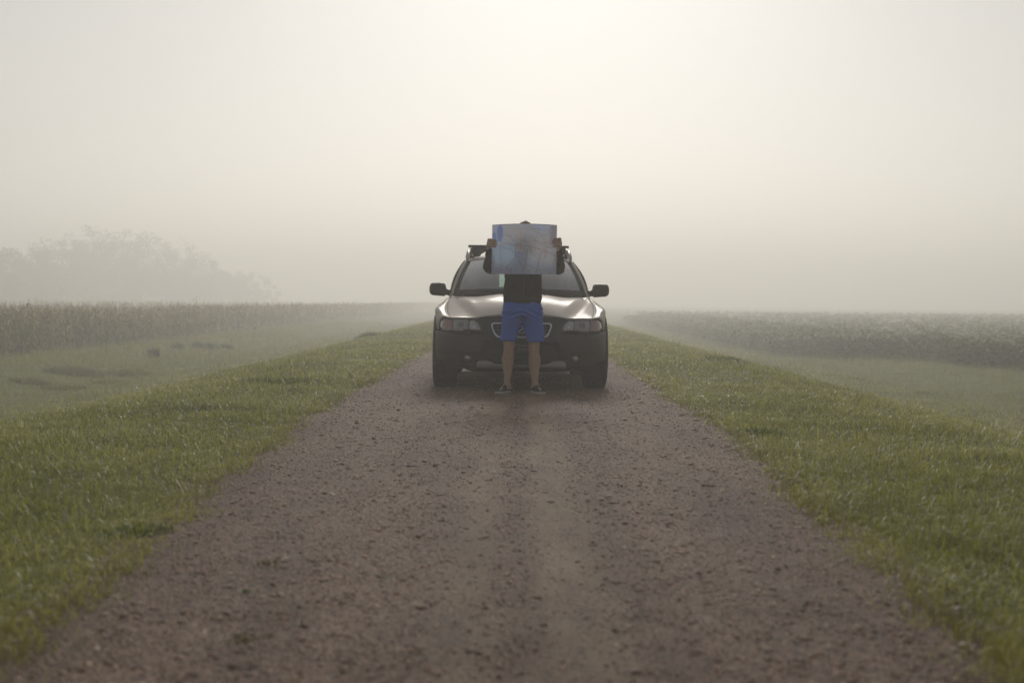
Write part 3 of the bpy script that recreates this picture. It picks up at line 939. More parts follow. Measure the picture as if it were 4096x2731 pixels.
# ---- headlamps
hl = [(0.402, 0.640), (0.43, 0.630), (0.60, 0.630), (0.832, 0.636), (0.845, 0.665), (0.842, 0.715), (0.815, 0.752), (0.76, 0.762), (0.60, 0.762), (0.475, 0.757), (0.425, 0.705)]
for s in (-1, 1):
    out_ = rounded([(s * x, z) for x, z in hl], 0.02, 3)
    housing = front_patch("headlamp", resample_closed(out_, 80), 0.055, m_black, car, 0.05, 4)
    # chambers: inner round lamp, fluted main lamp, amber corner lamp
    def cell(name, pts, off, mat, dep=0.03, bul=0.0):
        return front_patch(name, resample_closed(rounded([(s * x, z) for x, z in pts], 0.016, 3), 48), off, mat, housing, dep, 5, bulge=bul)
    cell("inner_reflector", [(0.425, 0.650), (0.535, 0.642), (0.540, 0.735), (0.492, 0.744), (0.448, 0.708)], 0.028, m_reflector, bul=-0.02)
    yb_ = float(nose(0.492, 0.69)) + 0.012
    Mesh().lathe([(0.001, 0.012), (0.020, 0.006), (0.026, -0.002), (0.024, -0.004), (0.016, 0.006)], (s * 0.492, yb_, 0.690)).build("lamp_cup", m_chrome, housing)
    cell("main_reflector", [(0.552, 0.641), (0.705, 0.641), (0.705, 0.746), (0.552, 0.746)], 0.030, m_reflector, bul=-0.03)
    fl = Mesh()
    for k in range(9):
        xk = 0.565 + k * 0.0155
        fl.tube([(s * xk, float(nose(xk, z)) + 0.016, z) for z in np.linspace(0.648, 0.738, 5)], 0.0042, 6)
    tag(fl.build("flutes", m_lens, housing), kind="stuff")
    cell("corner_lamp", [(0.722, 0.643), (0.826, 0.645), (0.832, 0.700), (0.806, 0.736), (0.722, 0.746)], 0.022, m_amber, bul=0.004)
    front_patch("lens", resample_closed(out_, 80), 0.004, m_lens, housing, 0.05, 5, bulge=0.006)
    # small wiper under the lamp
    w_ = Mesh().tube([(s * x, float(nose(x, 0.625)) - 0.012, z) for x, z in ((0.50, 0.618), (0.53, 0.634), (0.60, 0.633), (0.66, 0.612), (0.70, 0.610))], 0.007, 6)
    w_.tube([(s * x, float(nose(x, 0.64)) - 0.016, z) for x, z in ((0.455, 0.640), (0.50, 0.643), (0.60, 0.642))], 0.0055, 6)
    w_.build("headlamp_wiper", m_black, car)

# ---- bonnet
def hood_half(v): return 0.738 + 0.022 * v + 0.215 * v * (1 - v)
def bonnet():
    nu, nv = 81, 40
    u = np.linspace(-1, 1, nu)[None]; v = np.linspace(0, 1, nv)[:, None]
    hw = hood_half(v)
    x = u * hw
    zf = 0.768 + 0.030 * smooth(0.52, 0.20, np.abs(x)) 
    yf = nose_plan(x) * 0.96 + np.interp(zf, _rz, _ry) + 0.012
    yr = 1.16 + 0.20 * (np.abs(x) / 0.76) ** 2.2
    y = yf * (1 - v) + yr * v
    zc = 0.224 * (1 - (1 - v) ** 2.1)
    ze = 0.226 * (1 - (1 - v) ** 1.25)
    k = np.abs(u) ** 3
    z = zf + zc * (1 - k) + ze * k
    # the two lines that run back from the grille corners to the screen pillars
    line = 0.43 + 0.27 * v ** 0.9
    z = z - 0.030 * smooth(-0.05, 0.10, np.abs(x) - line) * np.sin(np.clip(v * 1.04, 0, 1) * math.pi) ** 0.7
    # soft hollow before the screen
    z = z - 0.006 * np.exp(-((v - 0.9) / 0.07) ** 2) * (np.abs(u) < 2)
    return np.stack([x, y, z], -1), nu, nv
S_hood, nu_h, nv_h = bonnet()
hood_o = grid_obj("bonnet", S_hood, m_paint, car, 0.014)
for s in (-1, 1):          # washer nozzles
    i = int((0.28 * s / 0.765 + 1) / 2 * (nu_h - 1)); pnt = S_hood[nv_h - 4, i]
    Mesh().ball((pnt[0], pnt[1], pnt[2] + 0.004), (0.012, 0.016, 0.009), seg=10).build("washer_nozzle", m_black, car)

# ---- front wings
AX, AXR, WR = 0.95, 3.71, 0.345       # axle positions and wheel radius
for s in (-1, 1):
    edge = S_hood[:, -1 if s > 0 else 0].copy()
    edge[:, 0] += s * 0.006; edge[:, 2] += 0.002
    top = [tuple(p_) for p_ in edge[::4]] + [tuple(edge[-1])]
    top = top + [(s * 0.790, 1.52, 0.975)]
    low = [(s * 0.868, 0.47, 0.637), (s * 0.888, 0.58, 0.640), (s * 0.892, 0.68, 0.655), (s * 0.894, 0.80, 0.708), (s * 0.896, 0.95, 0.735), (s * 0.896, 1.10, 0.708),
           (s * 0.894, 1.24, 0.63), (s * 0.892, 1.34, 0.45), (s * 0.888, 1.40, 0.28), (s * 0.888, 1.52, 0.26)]
    fro = [tuple(edge[0]), (s * 0.795, 0.335, 0.776), (s * 0.838, 0.385, 0.752), (s * 0.858, 0.425, 0.700), (s * 0.868, 0.47, 0.637)]
    bak = [(s * 0.790, 1.52, 0.975), (s * 0.855, 1.52, 0.90), (s * 0.890, 1.52, 0.74), (s * 0.893, 1.52, 0.45), (s * 0.888, 1.52, 0.26)]
    S = coons(top, low, fro, bak, 44, 26)
    vv = np.linspace(0, 1, 26)[:, None]; uu_ = np.linspace(0, 1, 44)[None]
    S[..., 0] += s * 0.030 * np.sin(np.pi * vv) ** 1.0 * np.clip(np.sin(np.pi * uu_), 0, 1) ** 0.6
    S[..., 2] += 0.020 * np.sin(np.pi * np.clip(vv * 1.4, 0, 1)) * np.clip(np.sin(np.pi * uu_), 0, 1) ** 0.6
    w_o = grid_obj("front_wing", S, m_paint, car, 0.010)
    # shut line between bonnet and wing
    Mesh().tube([(p_[0] - s * 0.003, p_[1], p_[2] - 0.009) for p_ in edge], 0.0085, 6).build("shut_line", m_black, car)
    # dark arch mouldings, front and rear
    for ay_ in (AX, AXR):
        V = []; prof = [(0.372, 0.855), (0.378, 0.915), (0.395, 0.929), (0.430, 0.930), (0.462, 0.918), (0.468, 0.880)]
        n = 30; m = len(prof)
        for i in range(n):
            a = R(-12) + (R(204)) * i / (n - 1)
            for r_, xx in prof:
                V.append((s * xx, ay_ - math.cos(a) * r_ * 1.0, 0.345 + math.sin(a) * r_ * 1.0))
        F = [(i * m + k, i * m + k + 1, (i + 1) * m + k + 1, (i + 1) * m + k) for i in range(n - 1) for k in range(m - 1)]
        make("wheel_arch", V, F, m_plastic, car)
    # doors and flank behind the wing
    top2 = [(s * 0.790, 1.525, 0.975), (s * 0.800, 2.2, 0.985), (s * 0.800, 3.2, 0.995), (s * 0.780, 4.1, 1.0), (s * 0.70, 4.58, 0.99)]
    low2 = [(s * 0.888, 1.525, 0.26), (s * 0.89, 2.2, 0.255), (s * 0.89, 3.22, 0.26), (s * 0.892, 3.38, 0.55), (s * 0.894, 3.71, 0.735), (s * 0.89, 4.04, 0.55), (s * 0.87, 4.2, 0.33), (s * 0.78, 4.62, 0.33)]
    f2 = [(s * 0.790, 1.525, 0.975), (s * 0.855, 1.525, 0.90), (s * 0.890, 1.525, 0.74), (s * 0.893, 1.525, 0.45), (s * 0.888, 1.525, 0.26)]
    b2_ = [(s * 0.70, 4.58, 0.99), (s * 0.78, 4.62, 0.85), (s * 0.80, 4.65, 0.6), (s * 0.78, 4.62, 0.33)]
    S = coons(top2, low2, f2, b2_, 50, 22)
    vv = np.linspace(0, 1, 22)[:, None]; uu_ = np.linspace(0, 1, 50)[None]
    S[..., 0] += s * 0.04 * np.sin(np.pi * np.clip(vv * 1.1, 0, 1)) * np.clip(np.sin(np.pi * uu_), 0, 1) ** 0.4
    grid_obj("body_side", S, m_paint, car, 0.01)
    Mesh().box((s * 0.905, 2.3, 0.46), (0.03, 1.8, 0.11), None, 0.012).build("side_moulding", m_plastic, car)
    for hy in (2.25, 3.15):
        Mesh().tube([(s * 0.885, hy, 0.86), (s * 0.93, hy + 0.03, 0.865), (s * 0.93, hy + 0.17, 0.865), (s * 0.885, hy + 0.20, 0.86)], 0.013, 8).build("door_handle", m_paint, car)

# ---- windscreen, pillars, roof
scr_bot = [(-0.735, 1.385, 1.002), (-0.40, 1.24, 1.012), (0, 1.185, 1.016), (0.40, 1.24, 1.012), (0.735, 1.385, 1.002)]
scr_top = [(-0.588, 2.055, 1.398), (-0.32, 1.965, 1.432), (0, 1.935, 1.443), (0.32, 1.965, 1.432), (0.588, 2.055, 1.398)]
scr_l = [(-0.735, 1.385, 1.002), (-0.690, 1.60, 1.160), (-0.640, 1.83, 1.290), (-0.588, 2.055, 1.398)]
scr_r = mir(scr_l)
S = coons(scr_bot, scr_top, scr_l, scr_r, 41, 25)
grid_obj("windscreen", S, m_glass, car)
band_bot = S[:4].copy(); band_bot[..., 1] -= 0.003; band_bot[..., 2] += 0.002
grid_obj("screen_border", band_bot, m_black, car)
for s, col in ((-1, slice(0, 2)), (1, slice(-2, None))):
    b_ = S[:, col].copy(); b_[..., 1] -= 0.004; b_[..., 2] += 0.002
    grid_obj("screen_border", b_, m_black, car)
# scuttle between bonnet and glass
sc0 = S_hood[-1].copy(); sc0[:, 2] -= 0.004
sc1 = poly(scr_bot, len(sc0)); sc1[:, 1] += 0.02; sc1[:, 2] -= 0.006
mid = (sc0 + sc1) / 2; mid[:, 2] -= 0.012
grid_obj("scuttle", np.stack([sc0, mid, sc1]), m_black, car)
# wipers
wp = Mesh().tube([(-0.02, 1.170, 1.030), (-0.18, 1.180, 1.046), (-0.30, 1.200, 1.056), (-0.42, 1.235, 1.052)], 0.009, 6)
wp.tube([(0.02, 1.185, 1.034), (-0.2, 1.205, 1.042), (-0.45, 1.262, 1.040)], 0.006, 6); wp.build("wiper", m_black, car)
wp = Mesh().tube([(0.14, 1.172, 1.054), (0.26, 1.190, 1.046), (0.42, 1.225, 1.040), (0.58, 1.285, 1.032)], 0.009, 6)
wp.tube([(0.06, 1.185, 1.044), (0.3, 1.215, 1.038), (0.62, 1.310, 1.030)], 0.006, 6); wp.build("wiper", m_black, car)

roof_side = [(-0.588, 2.055, 1.400), (-0.600, 2.5, 1.442), (-0.600, 3.2, 1.456), (-0.585, 3.9, 1.440), (-0.55, 4.30, 1.405)]
roof_back = [(-0.55, 4.30, 1.405), (-0.3, 4.36, 1.435), (0, 4.38, 1.442), (0.3, 4.36, 1.435), (0.55, 4.30, 1.405)]
roof_front = [(x, y + 0.004, z + 0.006) for x, y, z in scr_top]
S = coons(roof_front, roof_back, [roof_front[0]] + roof_side[1:], [roof_front[-1]] + mir(roof_side)[1:], 33, 30)
vv = np.linspace(0, 1, 30)[:, None]; uu_ = np.linspace(-1, 1, 33)[None]
S[..., 2] += 0.028 * (1 - uu_ ** 2) * np.sin(np.pi * np.clip(vv * 1.0, 0, 1)) ** 0.6
grid_obj("roof", S, m_paint, car, 0.02)
for s in (-1, 1):
    f = (lambda pts: mir(pts)) if s > 0 else (lambda pts: list(pts))
    pil_in = f(scr_l)
    pil_out = f([(-0.786, 1.49, 0.985), (-0.742, 1.70, 1.150), (-0.690, 1.92, 1.292), (-0.628, 2.13, 1.408)])
    S = coons(pil_in, pil_out, [pil_in[0], pil_out[0]], [pil_in[-1], pil_out[-1]], 20, 8)
    vv = np.sin(np.pi * np.linspace(0, 1, 8))[:, None]
    S[..., 0] += s * 0.012 * vv; S[..., 1] -= 0.014 * vv; S[..., 2] += 0.008 * vv
    grid_obj("screen_pillar", S, m_paint, car, 0.03)
    Mesh().tube([(p_[0] + s * 0.004, p_[1] - 0.004, p_[2] + 0.004) for p_ in poly(pil_in, 16)], 0.007, 6).build("pillar_seal", m_black, car)
    # door frame, glass, posts
    belt = f([(-0.788, 1.50, 0.985), (-0.797, 2.2, 0.993), (-0.797, 3.2, 1.003), (-0.775, 4.1, 1.005), (-0.70, 4.52, 1.0)])
    eave = f([(-0.630, 2.135, 1.405), (-0.640, 2.5, 1.425), (-0.640, 3.2, 1.435), (-0.62, 3.9, 1.42), (-0.575, 4.26, 1.395)])
    dd1 = f([(-0.70, 4.52, 1.0), (-0.65, 4.42, 1.2), (-0.575, 4.26, 1.395)])
    S = coons(belt, eave, pil_out, dd1, 44, 12)
    vv = np.sin(np.pi * np.linspace(0, 1, 12))[:, None]
    S[..., 0] += s * 0.022 * vv
    grid_obj("side_glass", S[:, :21], m_glass, car)
    grid_obj("side_glass", S[:, 20:33], m_dark_glass, car)
    grid_obj("side_glass", S[:, 32:], m_dark_glass, car)
    def strip(name, c0, c1, mat, w0=0):
        A = S[:, c0:c1].copy(); A[..., 0] += s * 0.006
        grid_obj(name, A, mat, car, 0.02)
    strip("door_post", 20, 23, m_black); strip("door_post", 32, 34, m_black); strip("rear_pillar", 40, 44, m_paint)
    A = S[-3:, :].copy(); A[..., 0] += s * 0.007; A[..., 2] += 0.002
    top_e = poly(roof_side if s < 0 else mir(roof_side), 44)
    A = np.concatenate([A, top_e[None]], 0)
    grid_obj("door_frame", A, m_paint, car, 0.012)
    A = S[:, :3].copy(); A[..., 0] += s * 0.006
    grid_obj("door_frame", A, m_paint, car, 0.012)
    # roof rail: a metal bow that rises from the front of the roof
    pts = f([(-0.602, 2.02, 1.402), (-0.600, 2.10, 1.440), (-0.592, 2.22, 1.492), (-0.584, 2.36, 1.522), (-0.580, 2.6, 1.534), (-0.580, 3.2, 1.540), (-0.575, 3.8, 1.520), (-0.565, 4.1, 1.47), (-0.56, 4.2, 1.43)])
    P = poly(pts, 40)
    rad = np.interp(np.linspace(0, 1, 40), [0, 0.05, 0.14, 0.3, 0.9, 1], [0.010, 0.026, 0.030, 0.021, 0.021, 0.012])
    rl = Mesh().tube([tuple(q_) for q_ in P], list(rad), 10)
    rl.build("roof_rail", m_rail, car)
    for py_ in (2.7, 3.75):
        Mesh().tube([(s * 0.58, py_, 1.45), (s * 0.58, py_, 1.53)], 0.022, 8).build("rail_foot", m_plastic, car)

# ---- load bars across the roof
for yb_, nm in ((2.42, 0), (3.35, 0)):
    bz_ = 1.590
    b_ = Mesh().box((0, yb_, bz_), (1.196, 0.032, 0.030), None, 0.006)
    bo = b_.build("load_bar", m_black, car); set_sharp(bo, 40)
    for s in (-1, 1):
        ft = rounded([(s * 0.555, 1.578), (s * 0.570, 1.53), (s * 0.540, 1.505), (s * 0.525, 1.49), (s * 0.47, 1.49), (s * 0.452, 1.53), (s * 0.40, 1.555), (s * 0.36, 1.578)], 0.012, 3)
        V = [(x, yb_ + d, z) for d in (-0.03, 0.03) for x, z in ft]; m = len(ft)
        F = [tuple(range(m))[::-1], tuple(range(m, 2 * m))] + [(i, (i + 1) % m, m + (i + 1) % m, m + i) for i in range(m)]
        o = make("bar_foot", V, F, m_black, bo); set_sharp(o, 40)
        Mesh().tube([(s * 0.52, yb_ - 0.02, 1.50), (s * 0.54, yb_ - 0.025, 1.445)], 0.012, 6).build("bar_clamp", m_black, bo)

# ---- door mirrors
for s in (-1, 1):
    o2 = [(0.835, 0.990), (0.99, 1.002), (1.019, 1.03), (1.022, 1.10), (1.000, 1.143), (0.90, 1.150), (0.845, 1.142), (0.832, 1.10), (0.828, 1.05)]
    P = resample_closed(rounded(o2, 0.03, 4), 48); c = P.mean(0)
    V = []; F = []; prof = [(1.0, 0.10), (1.0, 0.02), (0.97, -0.02), (0.88, -0.055), (0.68, -0.082), (0.4, -0.094), (0.1, -0.098)]
    for k_, d in prof:
        for x, z in P:
            q_ = c + (np.array([x, z]) - c) * k_
            V.append((s * q_[0], 1.60 + d - 0.10 * (q_[0] - 0.93) * -1.0, q_[1]))
    m = len(P)
    for k in range(len(prof) - 1):
        for i in range(m): F.append((k * m + i, k * m + (i + 1) % m, (k + 1) * m + (i + 1) % m, (k + 1) * m + i))
    F.append(tuple((len(prof) - 1) * m + i for i in range(m))); F.append(tuple(range(m))[::-1])
    mo = make("door_mirror", V, F, m_plastic, car)
    Mesh().tube([(s * 0.845, 1.62, 1.045), (s * 0.81, 1.63, 1.035), (s * 0.765, 1.64, 1.025)], [0.045, 0.038, 0.05], 10, flat=(1, 0.85)).build("mirror_arm", m_black, mo)
    Mesh().box((s * 0.775, 1.62, 1.02), (0.03, 0.16, 0.10), None, 0.012).build("mirror_base", m_black, mo)
    g_ = Mesh(); g_.box((s * 0.925, 1.698, 1.072), (0.165, 0.006, 0.125), None, 0.002); g_.build("mirror_glass", m_chrome, mo)

# ---- tail
hatch = coons([(-0.55, 4.31, 1.400), (0, 4.39, 1.436), (0.55, 4.31, 1.400)], [(-0.66, 4.50, 1.02), (0, 4.58, 1.02), (0.66, 4.50, 1.02)],
              [(-0.55, 4.31, 1.400), (-0.61, 4.42, 1.2), (-0.66, 4.50, 1.02)], [(0.55, 4.31, 1.400), (0.61, 4.42, 1.2), (0.66, 4.50, 1.02)], 25, 14)
grid_obj("rear_window", hatch, m_glass, car)
def hatch_pt(x, z): return (x, 4.36 + 0.06 * (1 - (x / 0.6) ** 2) + (1.40 - z) * 0.49 - 0.03, z)
_out = resample_closed([(-0.62, 1.42), (0.62, 1.42), (0.75, 1.01), (-0.75, 1.01)], 80)
_in = resample_closed(rounded([(-0.40, 1.320), (0.40, 1.320), (0.575, 1.085), (-0.575, 1.085)], 0.05), 80)
_in = np.roll(_in, -int(np.argmin(np.hypot(*(_in - _out[0]).T))), 0)
grid_obj("tailgate_frame", np.array([[hatch_pt(*q_) for q_ in np.vstack([_out + (_in - _out) * t_, (_out + (_in - _out) * t_)[:1]])] for t_ in (0, 0.5, 1.0)]), m_black, car, 0.01)
lowh = coons([(-0.70, 4.51, 1.015), (0, 4.59, 1.015), (0.70, 4.51, 1.015)], [(-0.78, 4.62, 0.35), (0, 4.72, 0.35), (0.78, 4.62, 0.35)],
             [(-0.70, 4.51, 1.015), (-0.79, 4.62, 0.7), (-0.78, 4.62, 0.35)], [(0.70, 4.51, 1.015), (0.79, 4.62, 0.7), (0.78, 4.62, 0.35)], 25, 14)
grid_obj("tailgate", lowh, m_paint, car, 0.02)
Mesh().box((0, 4.68, 0.42), (1.66, 0.14, 0.24), None, 0.05).build("rear_bumper", m_plastic, car)
for s in (-1, 1):
    Mesh().box((s * 0.70, 4.55, 0.95), (0.13, 0.12, 0.42), None, 0.03).build("tail_lamp", m_tail, car)
hw_ = Mesh()
for k in range(7):
    zz = 1.08 + k * 0.045; yy = 4.555 - (zz - 1.02) * 0.5
    hw_.tube([(-0.5, yy, zz), (0.5, yy, zz)], 0.0012, 4)
tag(hw_.build("heater_wire", m_black, car), kind="stuff")

# ---- cabin
fl_ = Mesh(); fl_.box((0, 3.0, 0.36), (1.60, 3.1, 0.10), None, 0.01); fl_.build("cabin_floor", m_cabin, car)
for s in (-1, 1):
    Mesh().box((s * 0.765, 3.0, 0.68), (0.05, 2.9, 0.55), None, 0.02).build("door_lining", m_cabin, car)
db = coons([(-0.70, 1.42, 0.995), (0, 1.26, 1.005), (0.70, 1.42, 0.995)], [(-0.70, 1.80, 0.90), (0, 1.76, 0.93), (0.70, 1.80, 0.90)],
           [(-0.70, 1.42, 0.995), (-0.70, 1.6, 0.985), (-0.70, 1.80, 0.90)], [(0.70, 1.42, 0.995), (0.70, 1.6, 0.985), (0.70, 1.80, 0.90)], 21, 10)
grid_obj("dashboard", db, m_dash, car, 0.03)
Mesh().box((0, 1.80, 0.72), (1.44, 0.10, 0.40), None, 0.03).build("dash_fascia", m_dash, car)
sw = Mesh()
rot = Matrix.Rotation(R(-24), 3, 'X')
cen = Vector((0.36, 1.98, 0.93))
sw.tube([cen + rot @ Vector((0.188 * math.cos(a), 0, 0.188 * math.sin(a))) for a in np.linspace(0, 2 * math.pi, 36, endpoint=False)], 0.015, 8, closed=True)
for a in (R(0), R(180), R(270)):
    sw.tube([cen, cen + rot @ Vector((0.185 * math.cos(a), 0, 0.185 * math.sin(a)))], 0.018, 6)
sw.ball(cen, (0.07, 0.03, 0.07)); sw.tube([cen, cen + Vector((0, -0.2, -0.09))], 0.03, 8)
sw.build("steering_wheel", m_dash, car)
def seat(x, y, w=0.50, hr=True, top=1.10):
    c = Mesh()
    c.box((x, y + 0.16, 0.80), (w, 0.14, 0.64), Matrix.Rotation(R(-14), 3, 'X'), 0.055)
    so = c.build("seat_back", m_cabin, car)
    Mesh().box((x, y - 0.12, 0.52), (w, 0.50, 0.16), None, 0.06).build("seat_cushion", m_cabin, so)
    if hr:
        Mesh().box((x, y + 0.265, top + 0.105), (0.29, 0.10, 0.22), Matrix.Rotation(R(-10), 3, 'X'), 0.045).build("headrest", m_cabin, so)
        for dx in (-0.06, 0.06):
            Mesh().tube([(x + dx, y + 0.24, top - 0.06), (x + dx, y + 0.25, top + 0.04)], 0.008, 6).build("headrest_post", m_chrome, so)
seat(-0.37, 2.30); seat(0.37, 2.30)
seat(-0.42, 3.15, 0.46, True, 1.02); seat(0.42, 3.15, 0.46, True, 1.02); seat(0.0, 3.15, 0.38, False)
Mesh().box((0, 2.16, 1.335), (0.24, 0.03, 0.065), None, 0.012).build("rear_view_mirror", m_dash, car)
hd = coons([(-0.56, 2.06, 1.375), (0, 1.97, 1.405), (0.56, 2.06, 1.375)], [(-0.54, 4.2, 1.375), (0, 4.25, 1.40), (0.54, 4.2, 1.375)], [(-0.56, 2.06, 1.375), (-0.58, 3, 1.41), (-0.54, 4.2, 1.375)], [(0.56, 2.06, 1.375), (0.58, 3, 1.41), (0.54, 4.2, 1.375)], 13, 13)
grid_obj("headlining", hd, mat_plain("pale_headlining", (0.30, 0.29, 0.27), 0.9), car)

# ---- what lies behind the skin: engine bay and underside
ub = Mesh()
ub.box((0, 0.62, 0.50), (1.12, 0.86, 0.40)); ub.box((0, 2.7, 0.265), (1.30, 3.8, 0.09)); ub.box((0, 1.25, 0.66), (1.40, 0.20, 0.62))
ub.build("underbody", m_black, car, smooth=False)
for s in (-1, 1):
    Mesh().box((s * 0.60, AX, 0.60), (0.10, 0.75, 0.36)).box((s * 0.71, AX, 0.785), (0.26, 0.72, 0.03)).build("wheel_liner", m_black, car, smooth=False)
    Mesh().box((s * 0.60, AXR, 0.56), (0.06, 0.8, 0.5)).build("wheel_liner", m_black, car, smooth=False)

# ---- wheels
def wheel(x, y, s):
    w = empty("wheel"); w.parent = car; w.location = (x, y, 0)
    hwid = 0.122; r0 = WR
    prof = [(0.215, -hwid + 0.012), (0.245, -hwid - 0.002), (0.285, -hwid - 0.005), (0.318, -hwid + 0.004), (0.336, -hwid + 0.018), (r0 - 0.002, -hwid + 0.034),
            (r0, -0.03), (r0, 0.03), (r0 - 0.002, hwid - 0.034), (0.336, hwid - 0.018), (0.318, hwid - 0.004), (0.285, hwid + 0.005), (0.245, hwid + 0.002), (0.215, hwid - 0.012)]
    t = Mesh().lathe(prof, (0, 0, WR), 'X', 64); t.F = t.F[:-2]
    to = t.build("tyre", m_rubber, w)
    # tread blocks in slanting rows
    tb = Mesh()
    for k in range(58):
        a = 2 * math.pi * k / 58
        for row, (xo, sl) in enumerate(((-0.088, 0.5), (-0.045, -0.35), (0.0, 0.35), (0.045, -0.35), (0.088, 0.5))):
            aa = a + (0.054 if row % 2 else 0)
            rr = r0 + 0.0005 if abs(xo) < 0.07 else r0 - 0.006
            rot_ = Matrix.Rotation(-aa, 3, 'X') @ Matrix.Rotation(sl * s, 3, 'Z') 
            tb.box((xo, math.sin(aa) * rr, WR + math.cos(aa) * rr), (0.036, 0.023, 0.016), rot_)
    tag(tb.build("tread", m_rubber, to, smooth=False), kind="stuff")
    rim = Mesh().lathe([(0.02, s * 0.075), (0.07, s * 0.08), (0.10, s * 0.06), (0.18, s * 0.07), (0.205, s * 0.10), (0.218, s * 0.112), (0.216, s * 0.05), (0.19, 0.0), (0.19, -s * 0.1)], (0, 0, WR), 'X', 40)
    ro = rim.build("rim", m_alloy, w)
    for k in range(5):
        a = 2 * math.pi * k / 5
        Mesh().box((s * 0.070, math.sin(a) * 0.14, WR + math.cos(a) * 0.14), (0.03, 0.05, 0.07), Matrix.Rotation(-a, 3, 'X'), 0.01).build("rim_opening", m_black, ro)
for s in (-1, 1):
    wheel(s * 0.812, AX, s); wheel(s * 0.812, AXR, s)

# ================================================================== the person
from mathutils import noise as mnoise
PX, PY = 0.0525, 14.30
person = empty("person", (PX, PY, 0.012))
tag(person, "person in black fleece and blue shorts hiding behind an unfolded map", "person")

def mat_skin():
    m, nt, p = mat_new("skin")
    tc = N(nt, "ShaderNodeTexCoord")
    nz = N(nt, "ShaderNodeTexNoise"); nz.inputs['Scale'].default_value = 22; nz.inputs['Detail'].default_value = 6
    nt.links.new(tc.outputs['Object'], nz.inputs['Vector'])
    mx = N(nt, "ShaderNodeMixRGB"); mx.inputs[1].default_value = (0.40, 0.255, 0.190, 1); mx.inputs[2].default_value = (0.52, 0.355, 0.275, 1)
    nt.links.new(nz.outputs['Fac'], mx.inputs[0]); nt.links.new(mx.outputs[0], p.inputs['Base Color'])
    p.inputs['Roughness'].default_value = 0.5; p.inputs['Specular IOR Level'].default_value = 0.35
    p.inputs['Subsurface Weight'].default_value = 0.12; p.inputs['Subsurface Radius'].default_value = (0.012, 0.005, 0.003)
    return m
m_skin = mat_skin()
m_fleece = mat_plain("black_fleece", (0.020, 0.016, 0.016), 0.95, var=0.35, scale=60, bump=0.6, bscale=420, spec=0.15)
m_short = mat_plain("blue_cotton", (0.055, 0.135, 0.55), 0.85, var=0.16, scale=18, bump=0.4, bscale=520, spec=0.2)
m_hair = mat_plain("brown_hair", (0.17, 0.105, 0.06), 0.45, var=0.4, scale=60)
m_sole = mat_plain("white_rubber", (0.38, 0.36, 0.35), 0.6, var=0.12, scale=40)
m_shoe = mat_plain("black_canvas", (0.018, 0.016, 0.018), 0.8, var=0.3, scale=50, bump=0.3, bscale=500)
m_lace = mat_plain("tan_lace", (0.26, 0.20, 0.14), 0.7, var=0.2)
m_eye = mat_plain("eye", (0.55, 0.53, 0.50), 0.2, var=0.05)
m_lip = mat_plain("lips", (0.30, 0.12, 0.09), 0.5, var=0.1)

def limb(M, pts, radii, seg=16, n=None, flat=None):
    """tapering limb with rounded ends"""
    P = np.array(pts, float); n = n or (len(P) * 6)
    C = poly(P, n)
    L0 = np.concatenate([[0], np.cumsum(np.linalg.norm(np.diff(P, axis=0), axis=1))])
    LC = np.concatenate([[0], np.cumsum(np.linalg.norm(np.diff(C, axis=0), axis=1))]); LC *= L0[-1] / LC[-1]
    rr = np.interp(LC, L0, radii)
    t0 = C[0] - C[1]; t0 /= np.linalg.norm(t0); t1 = C[-1] - C[-2]; t1 /= np.linalg.norm(t1)
    cap = [(0.98, 0.12), (0.85, 0.5), (0.6, 0.78), (0.25, 0.96)]
    pre = [(C[0] + t0 * rr[0] * o_, rr[0] * s_) for s_, o_ in cap][::-1]
    post = [(C[-1] + t1 * rr[-1] * o_, rr[-1] * s_) for s_, o_ in cap]
    Q = [q_[0] for q_ in pre] + list(C) + [q_[0] for q_ in post]
    r_ = [q_[1] for q_ in pre] + list(rr) + [q_[1] for q_ in post]
    M.tube([tuple(q_) for q_ in Q], r_, seg, flat=flat)

def stack(M, rings, seg=36, pw=2.4, n=None):
    """horizontal super-ellipses (cx, cy, cz, a, b) joined upwards"""
    A = poly(rings, n or len(rings) * 4)
    V = []
    for cx_, cy_, cz_, a, b in A:
        for k in range(seg):
            an = 2 * math.pi * k / seg; c, s = math.cos(an), math.sin(an)
            V.append((cx_ + a * math.copysign(abs(c) ** (2 / pw), c), cy_ + b * math.copysign(abs(s) ** (2 / pw), s), cz_))
    m = len(A)
    F = [(i * seg + k, i * seg + (k + 1) % seg, (i + 1) * seg + (k + 1) % seg, (i + 1) * seg + k) for i in range(m - 1) for k in range(seg)]
    F.append(tuple(range(seg))[::-1]); F.append(tuple((m - 1) * seg + k for k in range(seg)))
    M.add(V, F)

